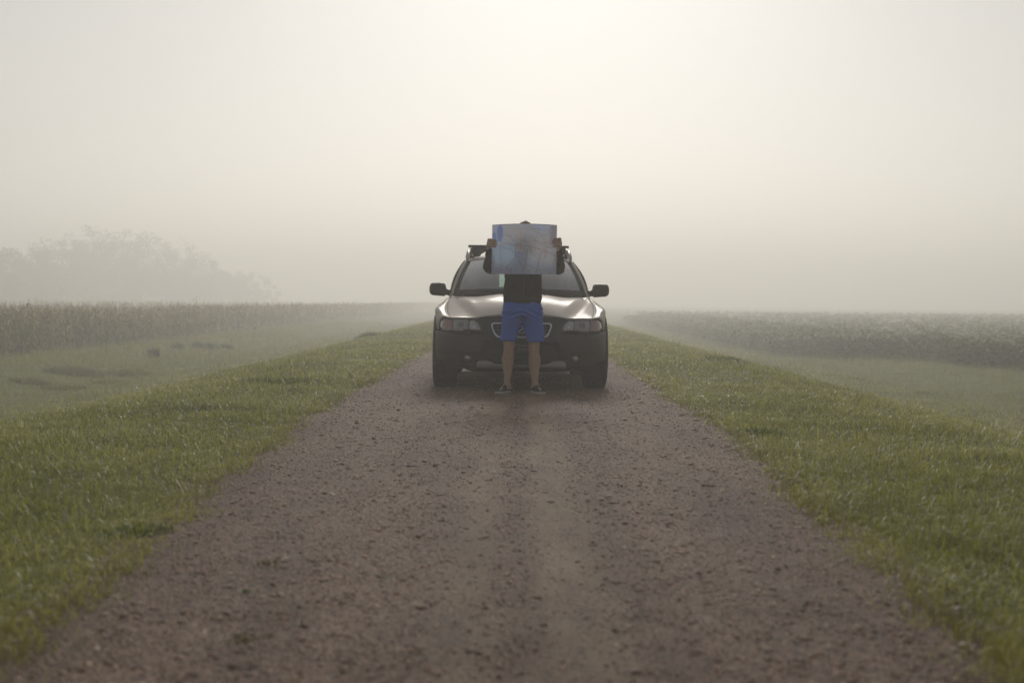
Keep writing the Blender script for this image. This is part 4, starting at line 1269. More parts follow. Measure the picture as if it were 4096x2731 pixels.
def fuse(name, M, voxel, mat, parent, smooth_it=4, ratio=1.0, wrinkle=None):
    """the overlapping solids become one continuous skin"""
    t = make("tmp", M.V, M.F, None)
    md = t.modifiers.new("r", 'REMESH'); md.mode = 'VOXEL'; md.voxel_size = voxel
    if smooth_it:
        ms = t.modifiers.new("s", 'SMOOTH'); ms.factor = 0.5; ms.iterations = smooth_it
    if ratio < 1:
        mdc = t.modifiers.new("d", 'DECIMATE'); mdc.ratio = ratio
    dg = bpy.context.evaluated_depsgraph_get()
    me = bpy.data.meshes.new_from_object(t.evaluated_get(dg))
    old = t.data
    bpy.data.objects.remove(t); bpy.data.meshes.remove(old)
    me.name = name
    if wrinkle:
        n = len(me.vertices)
        co = np.empty(n * 3); me.vertices.foreach_get("co", co); co = co.reshape(-1, 3)
        no = np.empty(n * 3); me.vertices.foreach_get("normal", no); no = no.reshape(-1, 3)
        d = np.array([wrinkle(Vector(c)) for c in co])
        me.vertices.foreach_set("co", (co + no * d[:, None]).ravel())
        me.update()
    return link_mesh(name, me, mat, parent)

# ---- pose: joints in the person's own frame (x right in the picture, -y towards the camera)
HIP = {-1: (-0.092, 0.03, 0.88), 1: (0.092, 0.03, 0.88)}
KNEE = {-1: (-0.130, 0.035, 0.475), 1: (0.121, 0.035, 0.470)}
ANK = {-1: (-0.147, 0.075, 0.085), 1: (0.136, 0.075, 0.085)}
TOE = {-1: R(26), 1: R(22)}
SHO = {-1: (-0.178, 0.02, 1.410), 1: (0.190, 0.02, 1.410)}
ELB = {-1: (-0.322, -0.165, 1.262), 1: (0.352, -0.165, 1.262)}
WRI = {-1: (-0.331, -0.330, 1.428), 1: (0.353, -0.330, 1.440)}
MAP_Y = -0.372
EDGE = {-1: -0.302, 1: 0.331}

def build_body():
    M = Mesh()
    # torso, a little inside the clothes
    stack(M, [(0, 0.02, 0.80, 0.150, 0.095), (0, 0.02, 0.90, 0.165, 0.105), (0.005, 0.02, 1.05, 0.145, 0.095), (0.005, 0.015, 1.20, 0.160, 0.105), (0.005, 0.02, 1.36, 0.170, 0.10), (0.008, 0.025, 1.43, 0.12, 0.075), (0.012, 0.025, 1.475, 0.062, 0.06)], 28, 2.2)
    limb(M, [(0.012, 0.02, 1.43), (0.016, 0.005, 1.49), (0.02, -0.012, 1.54)], [0.062, 0.056, 0.058])
    # head
    hc = Vector((0.022, -0.030, 1.594))
    M.ball(hc + Vector((0, 0.015, 0.022)), (0.076, 0.094, 0.096), seg=28)
    M.ball(hc + Vector((0, -0.030, -0.050)), (0.056, 0.062, 0.070), seg=24)
    limb(M, [hc + Vector((0, -0.085, 0.030)), hc + Vector((0, -0.104, 0.000)), hc + Vector((0, -0.108, -0.018))], [0.010, 0.014, 0.018])
    M.ball(hc + Vector((0, -0.080, -0.085)), (0.026, 0.022, 0.022))
    M.ball(hc + Vector((0, -0.088, -0.052)), (0.026, 0.014, 0.012))
    for s in (-1, 1):
        M.ball(hc + Vector((s * 0.078, 0.012, -0.002)), (0.010, 0.020, 0.032))
        M.ball(hc + Vector((s * 0.034, -0.070, 0.030)), (0.026, 0.014, 0.010))
        M.ball(hc + Vector((s * 0.044, -0.060, -0.020)), (0.026, 0.024, 0.020))
    for s in (-1, 1):
        # leg: thigh, knee, calf bulging behind, ankle
        h, k, a = Vector(HIP[s]), Vector(KNEE[s]), Vector(ANK[s])
        limb(M, [h, h.lerp(k, 0.5), k + Vector((0, 0, 0.06)), k, k.lerp(a, 0.14), k.lerp(a, 0.34) + Vector((s * 0.004, 0.020, 0)), k.lerp(a, 0.60) + Vector((0, 0.012, 0)), k.lerp(a, 0.85), a + Vector((0, 0.0, -0.01))],
             [0.092, 0.080, 0.060, 0.055, 0.052, 0.0630, 0.048, 0.032, 0.033], 20)
        limb(M, [k + Vector((0, -0.028, 0.012)), k + Vector((0, -0.030, -0.02))], [0.034, 0.030])      # kneecap
        limb(M, [k.lerp(a, 0.12) + Vector((-s * 0.026, 0.012, 0)), k.lerp(a, 0.34) + Vector((-s * 0.020, 0.026, 0)), k.lerp(a, 0.55) + Vector((-s * 0.006, 0.02, 0))], [0.026, 0.036, 0.024])
        for q_ in (-1, 1): M.ball(a + Vector((q_ * 0.030, 0.004, 0.002)), (0.012, 0.014, 0.016))
        d = Vector((s * math.sin(TOE[s]), -math.cos(TOE[s]), 0))
        limb(M, [a + Vector((0, 0, -0.03)) - d * 0.03, a + Vector((0, 0, -0.030)) + d * 0.05, a + Vector((0, 0, -0.050)) + d * 0.13], [0.034, 0.034, 0.024])
        # arm
        sh, el, wr = Vector(SHO[s]), Vector(ELB[s]), Vector(WRI[s])
        limb(M, [sh, sh.lerp(el, 0.5), el, el.lerp(wr, 0.3), el.lerp(wr, 0.75), wr], [0.052, 0.046, 0.040, 0.042, 0.032, 0.027], 16)
        # hand: palm beside the edge of the map, four fingers bent over its front, thumb behind
        ex = EDGE[s]
        zs = [1.532, 1.511, 1.489, 1.467] if s < 0 else [1.545, 1.523, 1.500, 1.477]
        reach = [0.034, 0.044, 0.045, 0.036]
        for i, z in enumerate(zs):
            kx = ex + s * (0.040 - 0.004 * abs(i - 1.3))
            kn = Vector((kx, MAP_Y + 0.026 + 0.004 * i, z))
            limb(M, [wr + Vector((0, 0.004, 0.012)), wr.lerp(kn, 0.55) + Vector((s * 0.006, 0, 0)), kn], [0.021, 0.0165, 0.0115], 12)
            limb(M, [kn, Vector((ex + s * 0.029, MAP_Y - 0.010, z + 0.002)), Vector((ex + s * 0.004, MAP_Y - 0.0155, z - 0.001)), Vector((ex - s * reach[i], MAP_Y - 0.0130, z - 0.006))],
                 [0.0105, 0.0098, 0.0092, 0.0080], 12, n=18)
        limb(M, [wr + Vector((-s * 0.006, 0.004, 0.014)), Vector((ex + s * 0.012, MAP_Y + 0.030, zs[2] - 0.012)), Vector((ex - s * 0.012, MAP_Y + 0.018, zs[1] - 0.002)), Vector((ex - s * 0.034, MAP_Y + 0.0125, zs[0] - 0.008))],
             [0.018, 0.0135, 0.0115, 0.0095], 12, n=20)
    o = fuse("body", M, 0.0036, m_skin, person, 3, 0.25)
    # small features of the face and the nails
    for s in (-1, 1):
        e = Mesh().ball(hc + Vector((s * 0.033, -0.0800, 0.012)), (0.013, 0.010, 0.010), seg=12).build("eye", m_eye, o)
        Mesh().ball(hc + Vector((s * 0.033, -0.0885, 0.011)), (0.0055, 0.003, 0.0055), seg=10).build("iris", m_hair, o)
        Mesh().tube([hc + Vector((s * 0.015, -0.086, 0.034)), hc + Vector((s * 0.034, -0.086, 0.040)), hc + Vector((s * 0.054, -0.074, 0.034))], [0.004, 0.005, 0.003], 6).build("eyebrow", m_hair, o)
    Mesh().tube([hc + Vector((-0.024, -0.094, -0.054)), hc + Vector((0, -0.103, -0.052)), hc + Vector((0.024, -0.094, -0.054))], [0.003, 0.006, 0.003], 6).build("mouth", m_lip, o)
    # hair: a cap of locks with a curl standing up over the map
    H = Mesh()
    H.ball(hc + Vector((0, 0.024, 0.036)), (0.083, 0.098, 0.090), seg=26)
    rnd = random.Random(5)
    for i in range(90):
        a = rnd.uniform(0, 2 * math.pi); el_ = rnd.uniform(0.15, 1.45)
        d = Vector((math.cos(a) * math.cos(el_), math.sin(a) * math.cos(el_), math.sin(el_)))
        if d.y < -0.55 and d.z < 0.55: continue
        p0 = hc + Vector((d.x * 0.079, 0.022 + d.y * 0.094, 0.036 + d.z * 0.088))
        t = Vector((rnd.uniform(-1, 1), rnd.uniform(-1, 1), rnd.uniform(-0.4, 0.6))); t = (t - d * t.dot(d)).normalized()
        H.tube([p0 - t * 0.020, p0 + d * 0.008, p0 + t * 0.022 + d * 0.004], [0.004, 0.009, 0.003], 6)
    ho = H.build("hair", m_hair, person)
    for i, (x0, x1, hz) in enumerate(((-0.016, 0.012, 0.014), (-0.010, 0.020, 0.019), (0.004, 0.030, 0.013), (0.014, 0.044, 0.007), (-0.004, 0.026, 0.022))):
        zb = hc.z + 0.122
        Mesh().tube([hc + Vector((x0, 0.0 + 0.004 * i, 0.112)), Vector((hc.x + x0 - 0.004, hc.y + 0.004 * i, zb + hz * 0.7)), Vector((hc.x + (x0 + x1) / 2, hc.y - 0.004 + 0.004 * i, zb + hz)), Vector((hc.x + x1, hc.y + 0.004 * i, zb + hz * 0.3)), hc + Vector((x1 + 0.004, 0.01, 0.112))],
                    [0.003, 0.0028, 0.0024, 0.0022, 0.0016], 6).build("curl", m_hair, ho)
build_body()

# ---- fleece
def fold(c, k=1.0):
    return k * (0.012 * mnoise.noise(c * 7) + 0.009 * mnoise.noise(Vector((c.x * 11, c.y * 11, c.z * 24))) + 0.003 * mnoise.noise(c * 34))
F_ = Mesh()
stack(F_, [(0.003, 0.022, 0.912, 0.186, 0.118), (0.003, 0.022, 0.925, 0.192, 0.124), (0.003, 0.02, 0.955, 0.195, 0.128), (0.003, 0.02, 1.02, 0.191, 0.126), (0.004, 0.02, 1.10, 0.189, 0.125), (0.006, 0.018, 1.22, 0.188, 0.128),
           (0.006, 0.018, 1.32, 0.186, 0.124), (0.006, 0.02, 1.39, 0.175, 0.112), (0.008, 0.022, 1.43, 0.145, 0.095), (0.010, 0.024, 1.465, 0.088, 0.076), (0.014, 0.018, 1.505, 0.074, 0.070)], 44, 2.6)
for s in (-1, 1):
    sh, el, wr = Vector(SHO[s]), Vector(ELB[s]), Vector(WRI[s])
    limb(F_, [sh + Vector((-s * 0.02, 0, -0.01)), sh.lerp(el, 0.5) + Vector((s * 0.006, 0, -0.004)), el + Vector((s * 0.004, 0.006, -0.006)), el.lerp(wr, 0.35), el.lerp(wr, 0.70), el.lerp(wr, 0.86)],
         [0.076, 0.066, 0.060, 0.060, 0.050, 0.043], 20)
    limb(F_, [el.lerp(wr, 0.84), el.lerp(wr, 0.97)], [0.041, 0.037], 18)
jacket = fuse("fleece_jacket", F_, 0.0085, m_fleece, person, 3, 1.0, lambda c: fold(c, 1.0))
Mesh().tube([(0.010, -0.106, 0.918), (0.010, -0.1095, 0.96), (0.010, -0.1075, 1.10), (0.010, -0.1125, 1.22), (0.010, -0.110, 1.34), (0.012, -0.078, 1.43), (0.014, -0.054, 1.50)], 0.0045, 6).build("zip", m_shoe, jacket)
for s in (-1, 1):
    Mesh().tube([(s * 0.166 + 0.004, -0.072, 0.965), (s * 0.172 + 0.004, -0.064, 1.03), (s * 0.168 + 0.004, -0.070, 1.10)], 0.0035, 6).build("pocket_zip", m_lace if False else m_shoe, jacket)

# ---- shorts
S_ = Mesh()
stack(S_, [(0.003, 0.024, 0.775, 0.176, 0.118), (0.003, 0.024, 0.80, 0.198, 0.130), (0.003, 0.024, 0.84, 0.203, 0.133), (0.003, 0.022, 0.89, 0.195, 0.126), (0.003, 0.022, 0.938, 0.184, 0.118)], 44, 2.5)
for s, hem, cx_, a in ((-1, 0.532, -0.136, 0.080), (1, 0.522, 0.134, 0.088)):
    stack(S_, [(cx_, 0.034, hem, a, 0.094), (cx_ * 0.95, 0.034, hem + 0.05, a + 0.004, 0.096), (cx_ * 0.82, 0.032, hem + 0.14, a + 0.014, 0.106), (cx_ * 0.76, 0.028, 0.74, 0.100, 0.118), (cx_ * 0.74, 0.026, 0.84, 0.098, 0.122)], 36, 2.5)
def short_fold(c):
    w = 0.013 * mnoise.noise(Vector((c.x * 12, c.y * 12, c.z * 10))) + 0.005 * mnoise.noise(Vector((c.x * 18, c.y * 18, c.z * 55)))
    lines = 0.008 * math.sin(c.z * 120 + abs(c.x) * 55 + 3 * mnoise.noise(c * 6)) * math.exp(-((c.z - 0.80) / 0.045) ** 2)
    return w + lines
shorts = fuse("shorts", S_, 0.0075, m_short, person, 3, 1.0, short_fold)
Mesh().tube([(0.003, -0.104, 0.935), (0.002, -0.110, 0.88), (0.000, -0.108, 0.80)], 0.003, 6).build("fly_seam", m_short, shorts)
Mesh().ball((0.006, -0.106, 0.918), (0.008, 0.004, 0.008), seg=10).build("button", m_shoe, shorts)
for s, hem, cx_, a in ((-1, 0.545, -0.136, 0.0815), (1, 0.535, 0.134, 0.0895)):
    rg = []
    for k in range(40):
        an = 2 * math.pi * k / 40; c, sn = math.cos(an), math.sin(an)
        rg.append((cx_ + a * math.copysign(abs(c) ** 0.8, c), 0.034 + 0.0955 * math.copysign(abs(sn) ** 0.8, sn), hem))
    Mesh().tube(rg, 0.0018, 5, closed=True).build("hem_stitch", m_short, shorts)

# ---- shoes
def shoe(s):
    a = Vector(ANK[s]); an = TOE[s]
    heel = a - Vector((s * math.sin(an), -math.cos(an), 0)) * 0.062
    root = empty("shoe"); root.parent = person; root.location = (heel.x, heel.y, 0.0); root.rotation_euler = (0, 0, (R(180) - an) if s < 0 else (R(180) + an))
    # outline along +y (heel 0 to toe 0.275)
    L = 0.272
    half = lambda t: 0.5 * np.interp(t, [0, 0.03, 0.1, 0.25, 0.45, 0.65, 0.78, 0.9, 0.97, 1], [0.0, 0.040, 0.060, 0.068, 0.070, 0.090, 0.096, 0.082, 0.048, 0.0])
    ts = 0.5 - 0.5 * np.cos(np.linspace(0, math.pi, 24))
    rim = [(half(t) + 0.004 * math.sin(t * math.pi), t * L) for t in ts] + [(-half(t) + 0.004 * math.sin(t * math.pi), t * L) for t in ts[::-1][1:-1]]
    m = len(rim)
    V = []; F = []
    for sc_, z in ((0.97, 0.0), (1.03, 0.006), (1.03, 0.024), (0.99, 0.029)):
        V += [(x * sc_, (y - L / 2) * (1 + (sc_ - 1) * 0.4) + L / 2, z) for x, y in rim]
    for k in range(3): F += [(k * m + i, k * m + (i + 1) % m, (k + 1) * m + (i + 1) % m, (k + 1) * m + i) for i in range(m)]
    F += [tuple(range(m)), tuple(3 * m + i for i in range(m))]
    so = make("sole", V, F, m_sole, root); set_sharp(so, 50)
    V = []; F = []
    top = lambda t: np.interp(t, [0, 0.15, 0.35, 0.5, 0.62, 0.8, 0.92, 1], [0.078, 0.080, 0.076, 0.086, 0.080, 0.060, 0.048, 0.036])
    prof = [(0.985, 0.0), (0.985, 0.35), (0.92, 0.66), (0.76, 0.88), (0.5, 0.98), (0.2, 1.0)]
    for sc_, zf_ in prof:
        for x, y in rim:
            t = min(max(y / L, 0), 1); yy = (y - L * 0.5) * (1 - (1 - sc_) * 0.55) + L * 0.5
            V.append((x * sc_, yy, 0.028 + (top(t) - 0.028) * zf_))
    for k in range(len(prof) - 1): F += [(k * m + i, k * m + (i + 1) % m, (k + 1) * m + (i + 1) % m, (k + 1) * m + i) for i in range(m)]
    F.append(tuple((len(prof) - 1) * m + i for i in range(m)))
    uo = make("upper", V, F, m_shoe, root)
    lc = Mesh().tube([(0.034, 0.03, 0.070), (0.040, 0.09, 0.068), (0.030, 0.135, 0.084), (0.0, 0.150, 0.090), (-0.030, 0.135, 0.084), (-0.040, 0.09, 0.068), (-0.034, 0.03, 0.070)], 0.0035, 6)
    lc.build("collar_lace", m_lace, root)
    Mesh().tube([(0.0, 0.148, 0.091), (0.026, 0.160, 0.094), (0.036, 0.172, 0.080), (0.012, 0.160, 0.088), (-0.016, 0.160, 0.090), (-0.036, 0.150, 0.086), (-0.026, 0.165, 0.092), (0.0, 0.148, 0.091)], 0.003, 6).build("bow", m_lace, root)
for s in (-1, 1): shoe(s)

# ================================================================== the map
def road_map():
    nu, nv = 210, 156
    u = np.linspace(0, 1, nu)[None]; v = np.linspace(0, 1, nv)[:, None]
    U = np.repeat(u, nv, 0); W = np.repeat(v, nu, 1)
    xl = -0.301 - 0.004 * W; xr = 0.3325 - 0.004 * W
    X = xl * (1 - U) + xr * U
    top_arc = 0.012 * (1 - (2 * U - 1) ** 2) + 0.004 * U
    Z = (1.686 + top_arc) * (1 - W) + (1.2065 + 0.001 * U) * W
    crease = lambda t, c, w: np.exp(-np.abs(t - c) / w)
    Y = -0.030 * np.sin(np.pi * U) * (1 - 0.4 * W)
    Y = Y - 0.009 * crease(U, 0.165, 0.030) + 0.009 * crease(U, 0.495, 0.035) - 0.009 * crease(U, 0.83, 0.030) - 0.006 * crease(W, 0.49, 0.04)
    Y = Y + 0.003 * np.sin(U * 9 + W * 4)
    Y = Y + MAP_Y - (Y[nv // 2, 0] * (1 - U) + Y[nv // 2, -1] * U) * 1.0
    # ---- the printed sheet
    asp = 1.32
    def blob(cx_, cy_, rx, ry, seed, k=0.35):
        d = np.sqrt(((U - cx_) / rx) ** 2 + ((W - cy_) / ry) ** 2) + k * (fbm(U * 9 + seed, W * 9, seed, 3) - 0.5) * 2
        return smooth(1.08, 0.95, d)
    n1 = fbm(U * 5, W * 5, 201, 3)
    paper = np.array([0.80, 0.85, 0.97]); lilac = np.array([0.72, 0.80, 0.98]); olive = np.array([0.80, 0.79, 0.82]); teal = np.array([0.68, 0.80, 0.95]); blue = np.array([0.46, 0.58, 0.90])
    C = np.broadcast_to(paper, (nv, nu, 3)).copy()
    def paint(mask, col, k=1.0):
        nonlocal C
        C = C * (1 - (mask * k)[..., None]) + np.array(col) * (mask * k)[..., None]
    paint(smooth(0.35, 0.65, n1), lilac, 0.8)
    paint(blob(0.62, 0.34, 0.34, 0.30, 203), olive, 0.6); paint(blob(0.82, 0.55, 0.2, 0.3, 205), olive, 0.6); paint(blob(0.33, 0.18, 0.2, 0.16, 206), olive, 0.6)
    # the pale green block with straight borders lower left, then bluish land beside it
    blk = (W > 0.40) & (U < 0.37 - np.clip((W - 0.64) * 0.62, 0, 1) * 0.65) & (W < 0.86 + 0.06 * U)
    paint(blk.astype(float), teal, 0.9)
    paint(((W > 0.55) & (U > 0.22) & (U < 0.62) & ~blk).astype(float) * smooth(0.62, 0.45, U), [0.52, 0.62, 0.86], 0.6)
    paint(blob(0.12, 0.17, 0.045, 0.15, 207, 0.2), blue, 0.9); paint(blob(0.03, 0.24, 0.035, 0.08, 208, 0.2), blue, 0.8); paint(blob(0.10, 0.32, 0.06, 0.03, 209, 0.2), blue, 0.6)
    sea = (W > 0.735 + 0.10 * np.clip(U / 0.05, 0, 1) + 0.07 * smooth(0.05, 0.28, U)) & (U < 0.30)
    paint(sea.astype(float), [0.66, 0.66, 0.88], 1.0)
    # roads: many wandering lines
    rnd = random.Random(21)
    px_, py_ = U * asp, W
    def line(pts, wdt, col, k):
        best = np.full(U.shape, 9.0)
        for (ax_, ay_), (bx, by) in zip(pts[:-1], pts[1:]):
            ax2, bx2 = ax_ * asp, bx * asp
            dx, dy = bx2 - ax2, by - ay_; L2 = dx * dx + dy * dy + 1e-9
            t = np.clip(((px_ - ax2) * dx + (py_ - ay_) * dy) / L2, 0, 1)
            best = np.minimum(best, np.hypot(px_ - ax2 - t * dx, py_ - ay_ - t * dy))
        paint(smooth(wdt * 1.4, wdt * 0.5, best), col, k)
    for i in range(64):
        up = rnd.random() < 0.68
        x0, y0 = rnd.uniform(0.0, 0.98), (rnd.uniform(0.02, 0.5) if up else rnd.uniform(0.45, 0.98))
        if not up and x0 < 0.35: continue
        a = rnd.choice([0, 0.25, math.pi / 2, 1.2, -0.3, 0.8]) + rnd.uniform(-0.25, 0.25)
        pts = [(x0, y0)]
        for k in range(rnd.randint(4, 9)):
            a += rnd.uniform(-0.4, 0.4)
            pts.append((pts[-1][0] + 0.05 * math.cos(a), pts[-1][1] + 0.055 * math.sin(a)))
        col = rnd.choice([[0.42, 0.36, 0.36], [0.46, 0.38, 0.35], [0.40, 0.38, 0.44], [0.54, 0.36, 0.35]])
        line(pts, 0.0042, col, rnd.uniform(0.3, 0.6))
    # straight borders
    dk = [0.24, 0.22, 0.30]
    line([(0.22, 0.885), (0.365, 0.655), (0.37, 0.41)], 0.004, dk, 0.9)
    line([(0.555, 0.49), (0.505, 0.98)], 0.004, dk, 0.7); line([(0.765, 0.54), (0.68, 1.0)], 0.004, dk, 0.7)
    line([(0.03, 0.64), (0.055, 0.80), (0.17, 0.83), (0.23, 0.89), (0.30, 0.90), (0.31, 0.99)], 0.004, dk, 0.7)
    line([(0.17, 0.42), (0.22, 0.37), (0.36, 0.42), (0.62, 0.46), (0.8, 0.52), (1.0, 0.63)], 0.005, [0.44, 0.34, 0.36], 0.7)
    # margin and legend box
    paint((W < 0.018).astype(float), [0.66, 0.62, 0.70], 1.0)
    box = ((U > 0.890) & (U < 0.992) & (W > 0.025) & (W < 0.375)).astype(float)
    paint(box, [0.68, 0.65, 0.74], 1.0)
    rows = ((np.floor(W * 78) % 2) < 1) & (U > 0.92 + 0.02 * hash2(np.floor(W * 39).astype(int), np.zeros_like(W, int), 3)) & (U < 0.945) & (box > 0)
    paint(rows.astype(float), [0.38, 0.34, 0.42], 0.7)
    rows2 = ((np.floor(W * 60) % 3) < 1) & (U > 0.965) & (U < 0.982) & (box > 0)
    paint(rows2.astype(float), [0.36, 0.24, 0.26], 0.7)
    paint(((U > 0.885) & (U < 0.96) & (W > 0.385) & (W < 0.398)).astype(float), [0.30, 0.26, 0.28], 0.9)
    V = np.stack([X, Y, Z], -1).reshape(-1, 3)
    ii = np.arange(nu * nv).reshape(nv, nu)
    q_ = np.stack([ii[:-1, :-1], ii[1:, :-1], ii[1:, 1:], ii[:-1, 1:]], -1).reshape(-1, 4)
    m, nt, p = mat_new("map_paper")
    a = N(nt, "ShaderNodeAttribute"); a.attribute_name = "Col"; nt.links.new(a.outputs['Color'], p.inputs['Base Color'])
    p.inputs['Roughness'].default_value = 0.6; p.inputs['Specular IOR Level'].default_value = 0.3
    tr = N(nt, "ShaderNodeBsdfTranslucent"); nt.links.new(a.outputs['Color'], tr.inputs['Color'])
    mix = N(nt, "ShaderNodeMixShader"); mix.inputs[0].default_value = 0.45
    nt.links.new(p.outputs[0], mix.inputs[1]); nt.links.new(tr.outputs[0], mix.inputs[2])
    nt.links.new(mix.outputs[0], nt.nodes["Material Output"].inputs['Surface'])
    o = big_mesh("road_map", V, q_.ravel(), np.arange(len(q_)) * 4, np.full(len(q_), 4), m, C.reshape(-1, 3), smooth=True)
    o.location = (PX, PY, 0.0)
    md = o.modifiers.new("paper", 'SOLIDIFY'); md.thickness = 0.0008
    tag(o, "large unfolded paper road map held up in front of the face", "map")
road_map()

# ================================================================== trees in the mist
m_bark = mat_plain("bark", (0.06, 0.05, 0.04), 0.9, var=0.3, scale=12, bump=0.6, bscale=20)
m_crown = mat_leaf("tree_leaf", rough=0.6, trans=0.3, spec=0.2)
def tree(x, y, height, spread, seed, label, leafy=1.0):
    rnd = np.random.default_rng(seed); rn = random.Random(seed)
    z0 = float(terrain(x, y)) - 0.1
    t = empty("tree", (x, y, z0)); tag(t, label, "tree", "trees in the mist beyond the left field")
    M = Mesh()
    top = Vector((rn.uniform(-0.4, 0.4), rn.uniform(-0.4, 0.4), height * 0.72))
    tr_pts = [Vector((0, 0, 0)), Vector((rn.uniform(-.1, .1), 0, height * 0.2)), top * 0.6, top]
    M.tube(tr_pts, [0.028 * height, 0.021 * height, 0.012 * height, 0.004 * height], 9)
    tips = [top]
    for k in range(11):
        f = 0.2 + 0.5 * k / 11; a = k * 2.4 + rn.uniform(-.3, .3)
        b = Vector(tr_pts[0]).lerp(top, f); L = spread * rn.uniform(0.45, 0.8) * (1.15 - 0.5 * f)
        e = b + Vector((math.cos(a) * L, math.sin(a) * L, height * rn.uniform(0.10, 0.24)))
        M.tube([b, b.lerp(e, 0.5) + Vector((0, 0, 0.3)), e], [0.010 * height, 0.006 * height, 0.002 * height], 6); tips.append(e); tips.append(b.lerp(e, 0.6))
    M.build("trunk", m_bark, t)
    # leaf clumps gathered round the limb ends, with gaps between
    V = []; C = []
    n_cl = int(165 * leafy)
    for k in range(n_cl):
        if k < len(tips): c = np.array(tips[k])
        else:
            a = rnd.random() * 6.283; el_ = math.acos(1 - 1.55 * rnd.random()); r_ = rnd.random() ** 0.4
            c = np.array([math.cos(a) * math.sin(el_) * spread * r_, math.sin(a) * math.sin(el_) * spread * r_, height * (0.48 + 0.47 * math.cos(el_) * r_)])
            if k % 2 == 0: c[2] = height * (0.05 + 0.38 * rnd.random())
        rad = height * (0.05 + 0.07 * rnd.random())
        m = int(50 * (0.6 + rnd.random()))
        P = c + np.clip(rnd.normal(size=(m, 3)), -1.5, 1.5) * rad * np.array([0.62, 0.62, 0.48])
        d1 = rnd.normal(size=(m, 3)); d1 /= np.linalg.norm(d1, axis=1)[:, None]
        d2 = np.cross(d1, rnd.normal(size=(m, 3))); d2 /= np.linalg.norm(d2, axis=1)[:, None]
        sz = (0.20 + 0.18 * rnd.random((m, 1)))
        V.append(np.stack([P - d1 * sz, P + d2 * sz * 0.6, P + d1 * sz, P - d2 * sz * 0.6], 1).reshape(-1, 3))
        C.append(np.repeat(np.array([0.055, 0.070, 0.028]) * (0.6 + 0.8 * rnd.random((m, 1))), 4, 0))
    V = np.vstack(V); C = np.vstack(C); V[:, 2] = np.maximum(V[:, 2], height * 0.06)
    nq = len(V) // 4
    big_mesh("crown", V, np.arange(nq * 4), np.arange(nq) * 4, np.full(nq, 4), m_crown, C, parent=t)
# (pixel of the 2352 picture, distance, pixel of the crown's top, spread)
TREES = [(-60, 258, 540, 8.6, "tree nearest the left edge of the picture, darkest in the mist"),
         (55, 282, 562, 8.0, "smaller tree in the dip between the edge tree and the tallest tree"),
         (140, 308, 538, 8.6, "tree on the left shoulder of the tallest misty tree"),
         (225, 325, 510, 10.6, "tallest misty tree with a small spike at its top"),
         (310, 332, 517, 10.6, "tree just right of the tallest one, almost as tall"),
         (395, 345, 545, 10.6, "tree stepping down right of the two tallest trees"),
         (470, 366, 590, 10, "low faint tree near the right end of the misty row"),
         (550, 392, 622, 11, "faintest and last tree at the right end of the misty row")]
for i, (px_, D, ptop, sp, lab) in enumerate(TREES):
    d = pixel_ray(px_, 690); x = d.x / d.y * D
    tp = pixel_ray(px_, ptop); ztop = CAM_H + tp.z / tp.y * D
    tree(x, D, (ztop - FIELD_Z) * 1.0, sp, 300 + i, lab)

# ================================================================== weeds, tufts and stalks, one by one
m_weed = mat_leaf("weed_leaf", rough=0.5, trans=0.3, spec=0.3)
def tuft(name, px_, py_, h, spread, n, c0, c1, label, cat, group, wide=0.008, lean=0.6, seed=1):
    """a clump of blades rooted on the ground under a pixel"""
    x, y, z = on_ground(px_, py_)
    r0 = np.random.default_rng(seed)
    rr = spread * np.sqrt(r0.random(n)); a = r0.random(n) * 6.283
    bx, by = rr * np.cos(a), rr * np.sin(a)
    bz = terrain(x + bx, y + by) - z - 0.01
    hh = h * (0.45 + 0.7 * r0.random(n)) * (1 - 0.45 * rr / spread)
    base = np.array(c0) * (0.7 + 0.6 * r0.random((n, 1))); tip = np.array(c1) * (0.7 + 0.6 * r0.random((n, 1)))
    V, l, s, t, c = blades(bx, by, bz, hh, np.full(n, wide), 0.2 + lean * r0.random(n), a + (r0.random(n) - 0.5) * 2, base, tip)
    o = big_mesh(name, V, l, s, t, m_weed, c)
    o.location = (x, y, z)
    tag(o, label, cat, group)
    return o
GRN0, GRN1 = (0.05, 0.075, 0.02), (0.10, 0.13, 0.04)
BRN0, BRN1 = (0.18, 0.165, 0.06), (0.28, 0.25, 0.10)
G = "clumps of rank grass in the left ditch"
tuft("grass_clump", 170, 858, 0.30, 0.85, 1000, BRN0, (0.22, 0.20, 0.08), "broad brown clump of rank grass, largest in the left ditch", "grass clump", G, 0.016, seed=1)
tuft("grass_clump", 300, 860, 0.30, 0.70, 750, (0.17, 0.18, 0.05), (0.30, 0.29, 0.08), "yellowish grass clump right of the broad brown one in the ditch", "grass clump", G, 0.016, seed=2)
tuft("grass_clump", 68, 880, 0.20, 0.52, 620, (0.15, 0.13, 0.055), BRN1, "low dark brown clump near the left edge, below the crop", "grass clump", G, 0.016, seed=3)
tuft("grass_clump", 142, 893, 0.15, 0.58, 560, (0.15, 0.13, 0.055), BRN1, "flat dark grass clump lying in front of the broad brown one", "grass clump", G, 0.016, seed=4)
tuft("grass_clump", 250, 880, 0.15, 0.50, 460, BRN0, BRN1, "small flat clump between the brown and the yellowish clump", "grass clump", G, 0.016, seed=5)
tuft("weed", 353, 820, 0.50, 0.20, 260, (0.05, 0.04, 0.03), (0.08, 0.06, 0.045), "lone dark cone shaped weed standing in the ditch", "weed", None, 0.016, 0.25, seed=6)
GW = "broad leaved weeds in the ditch grass"
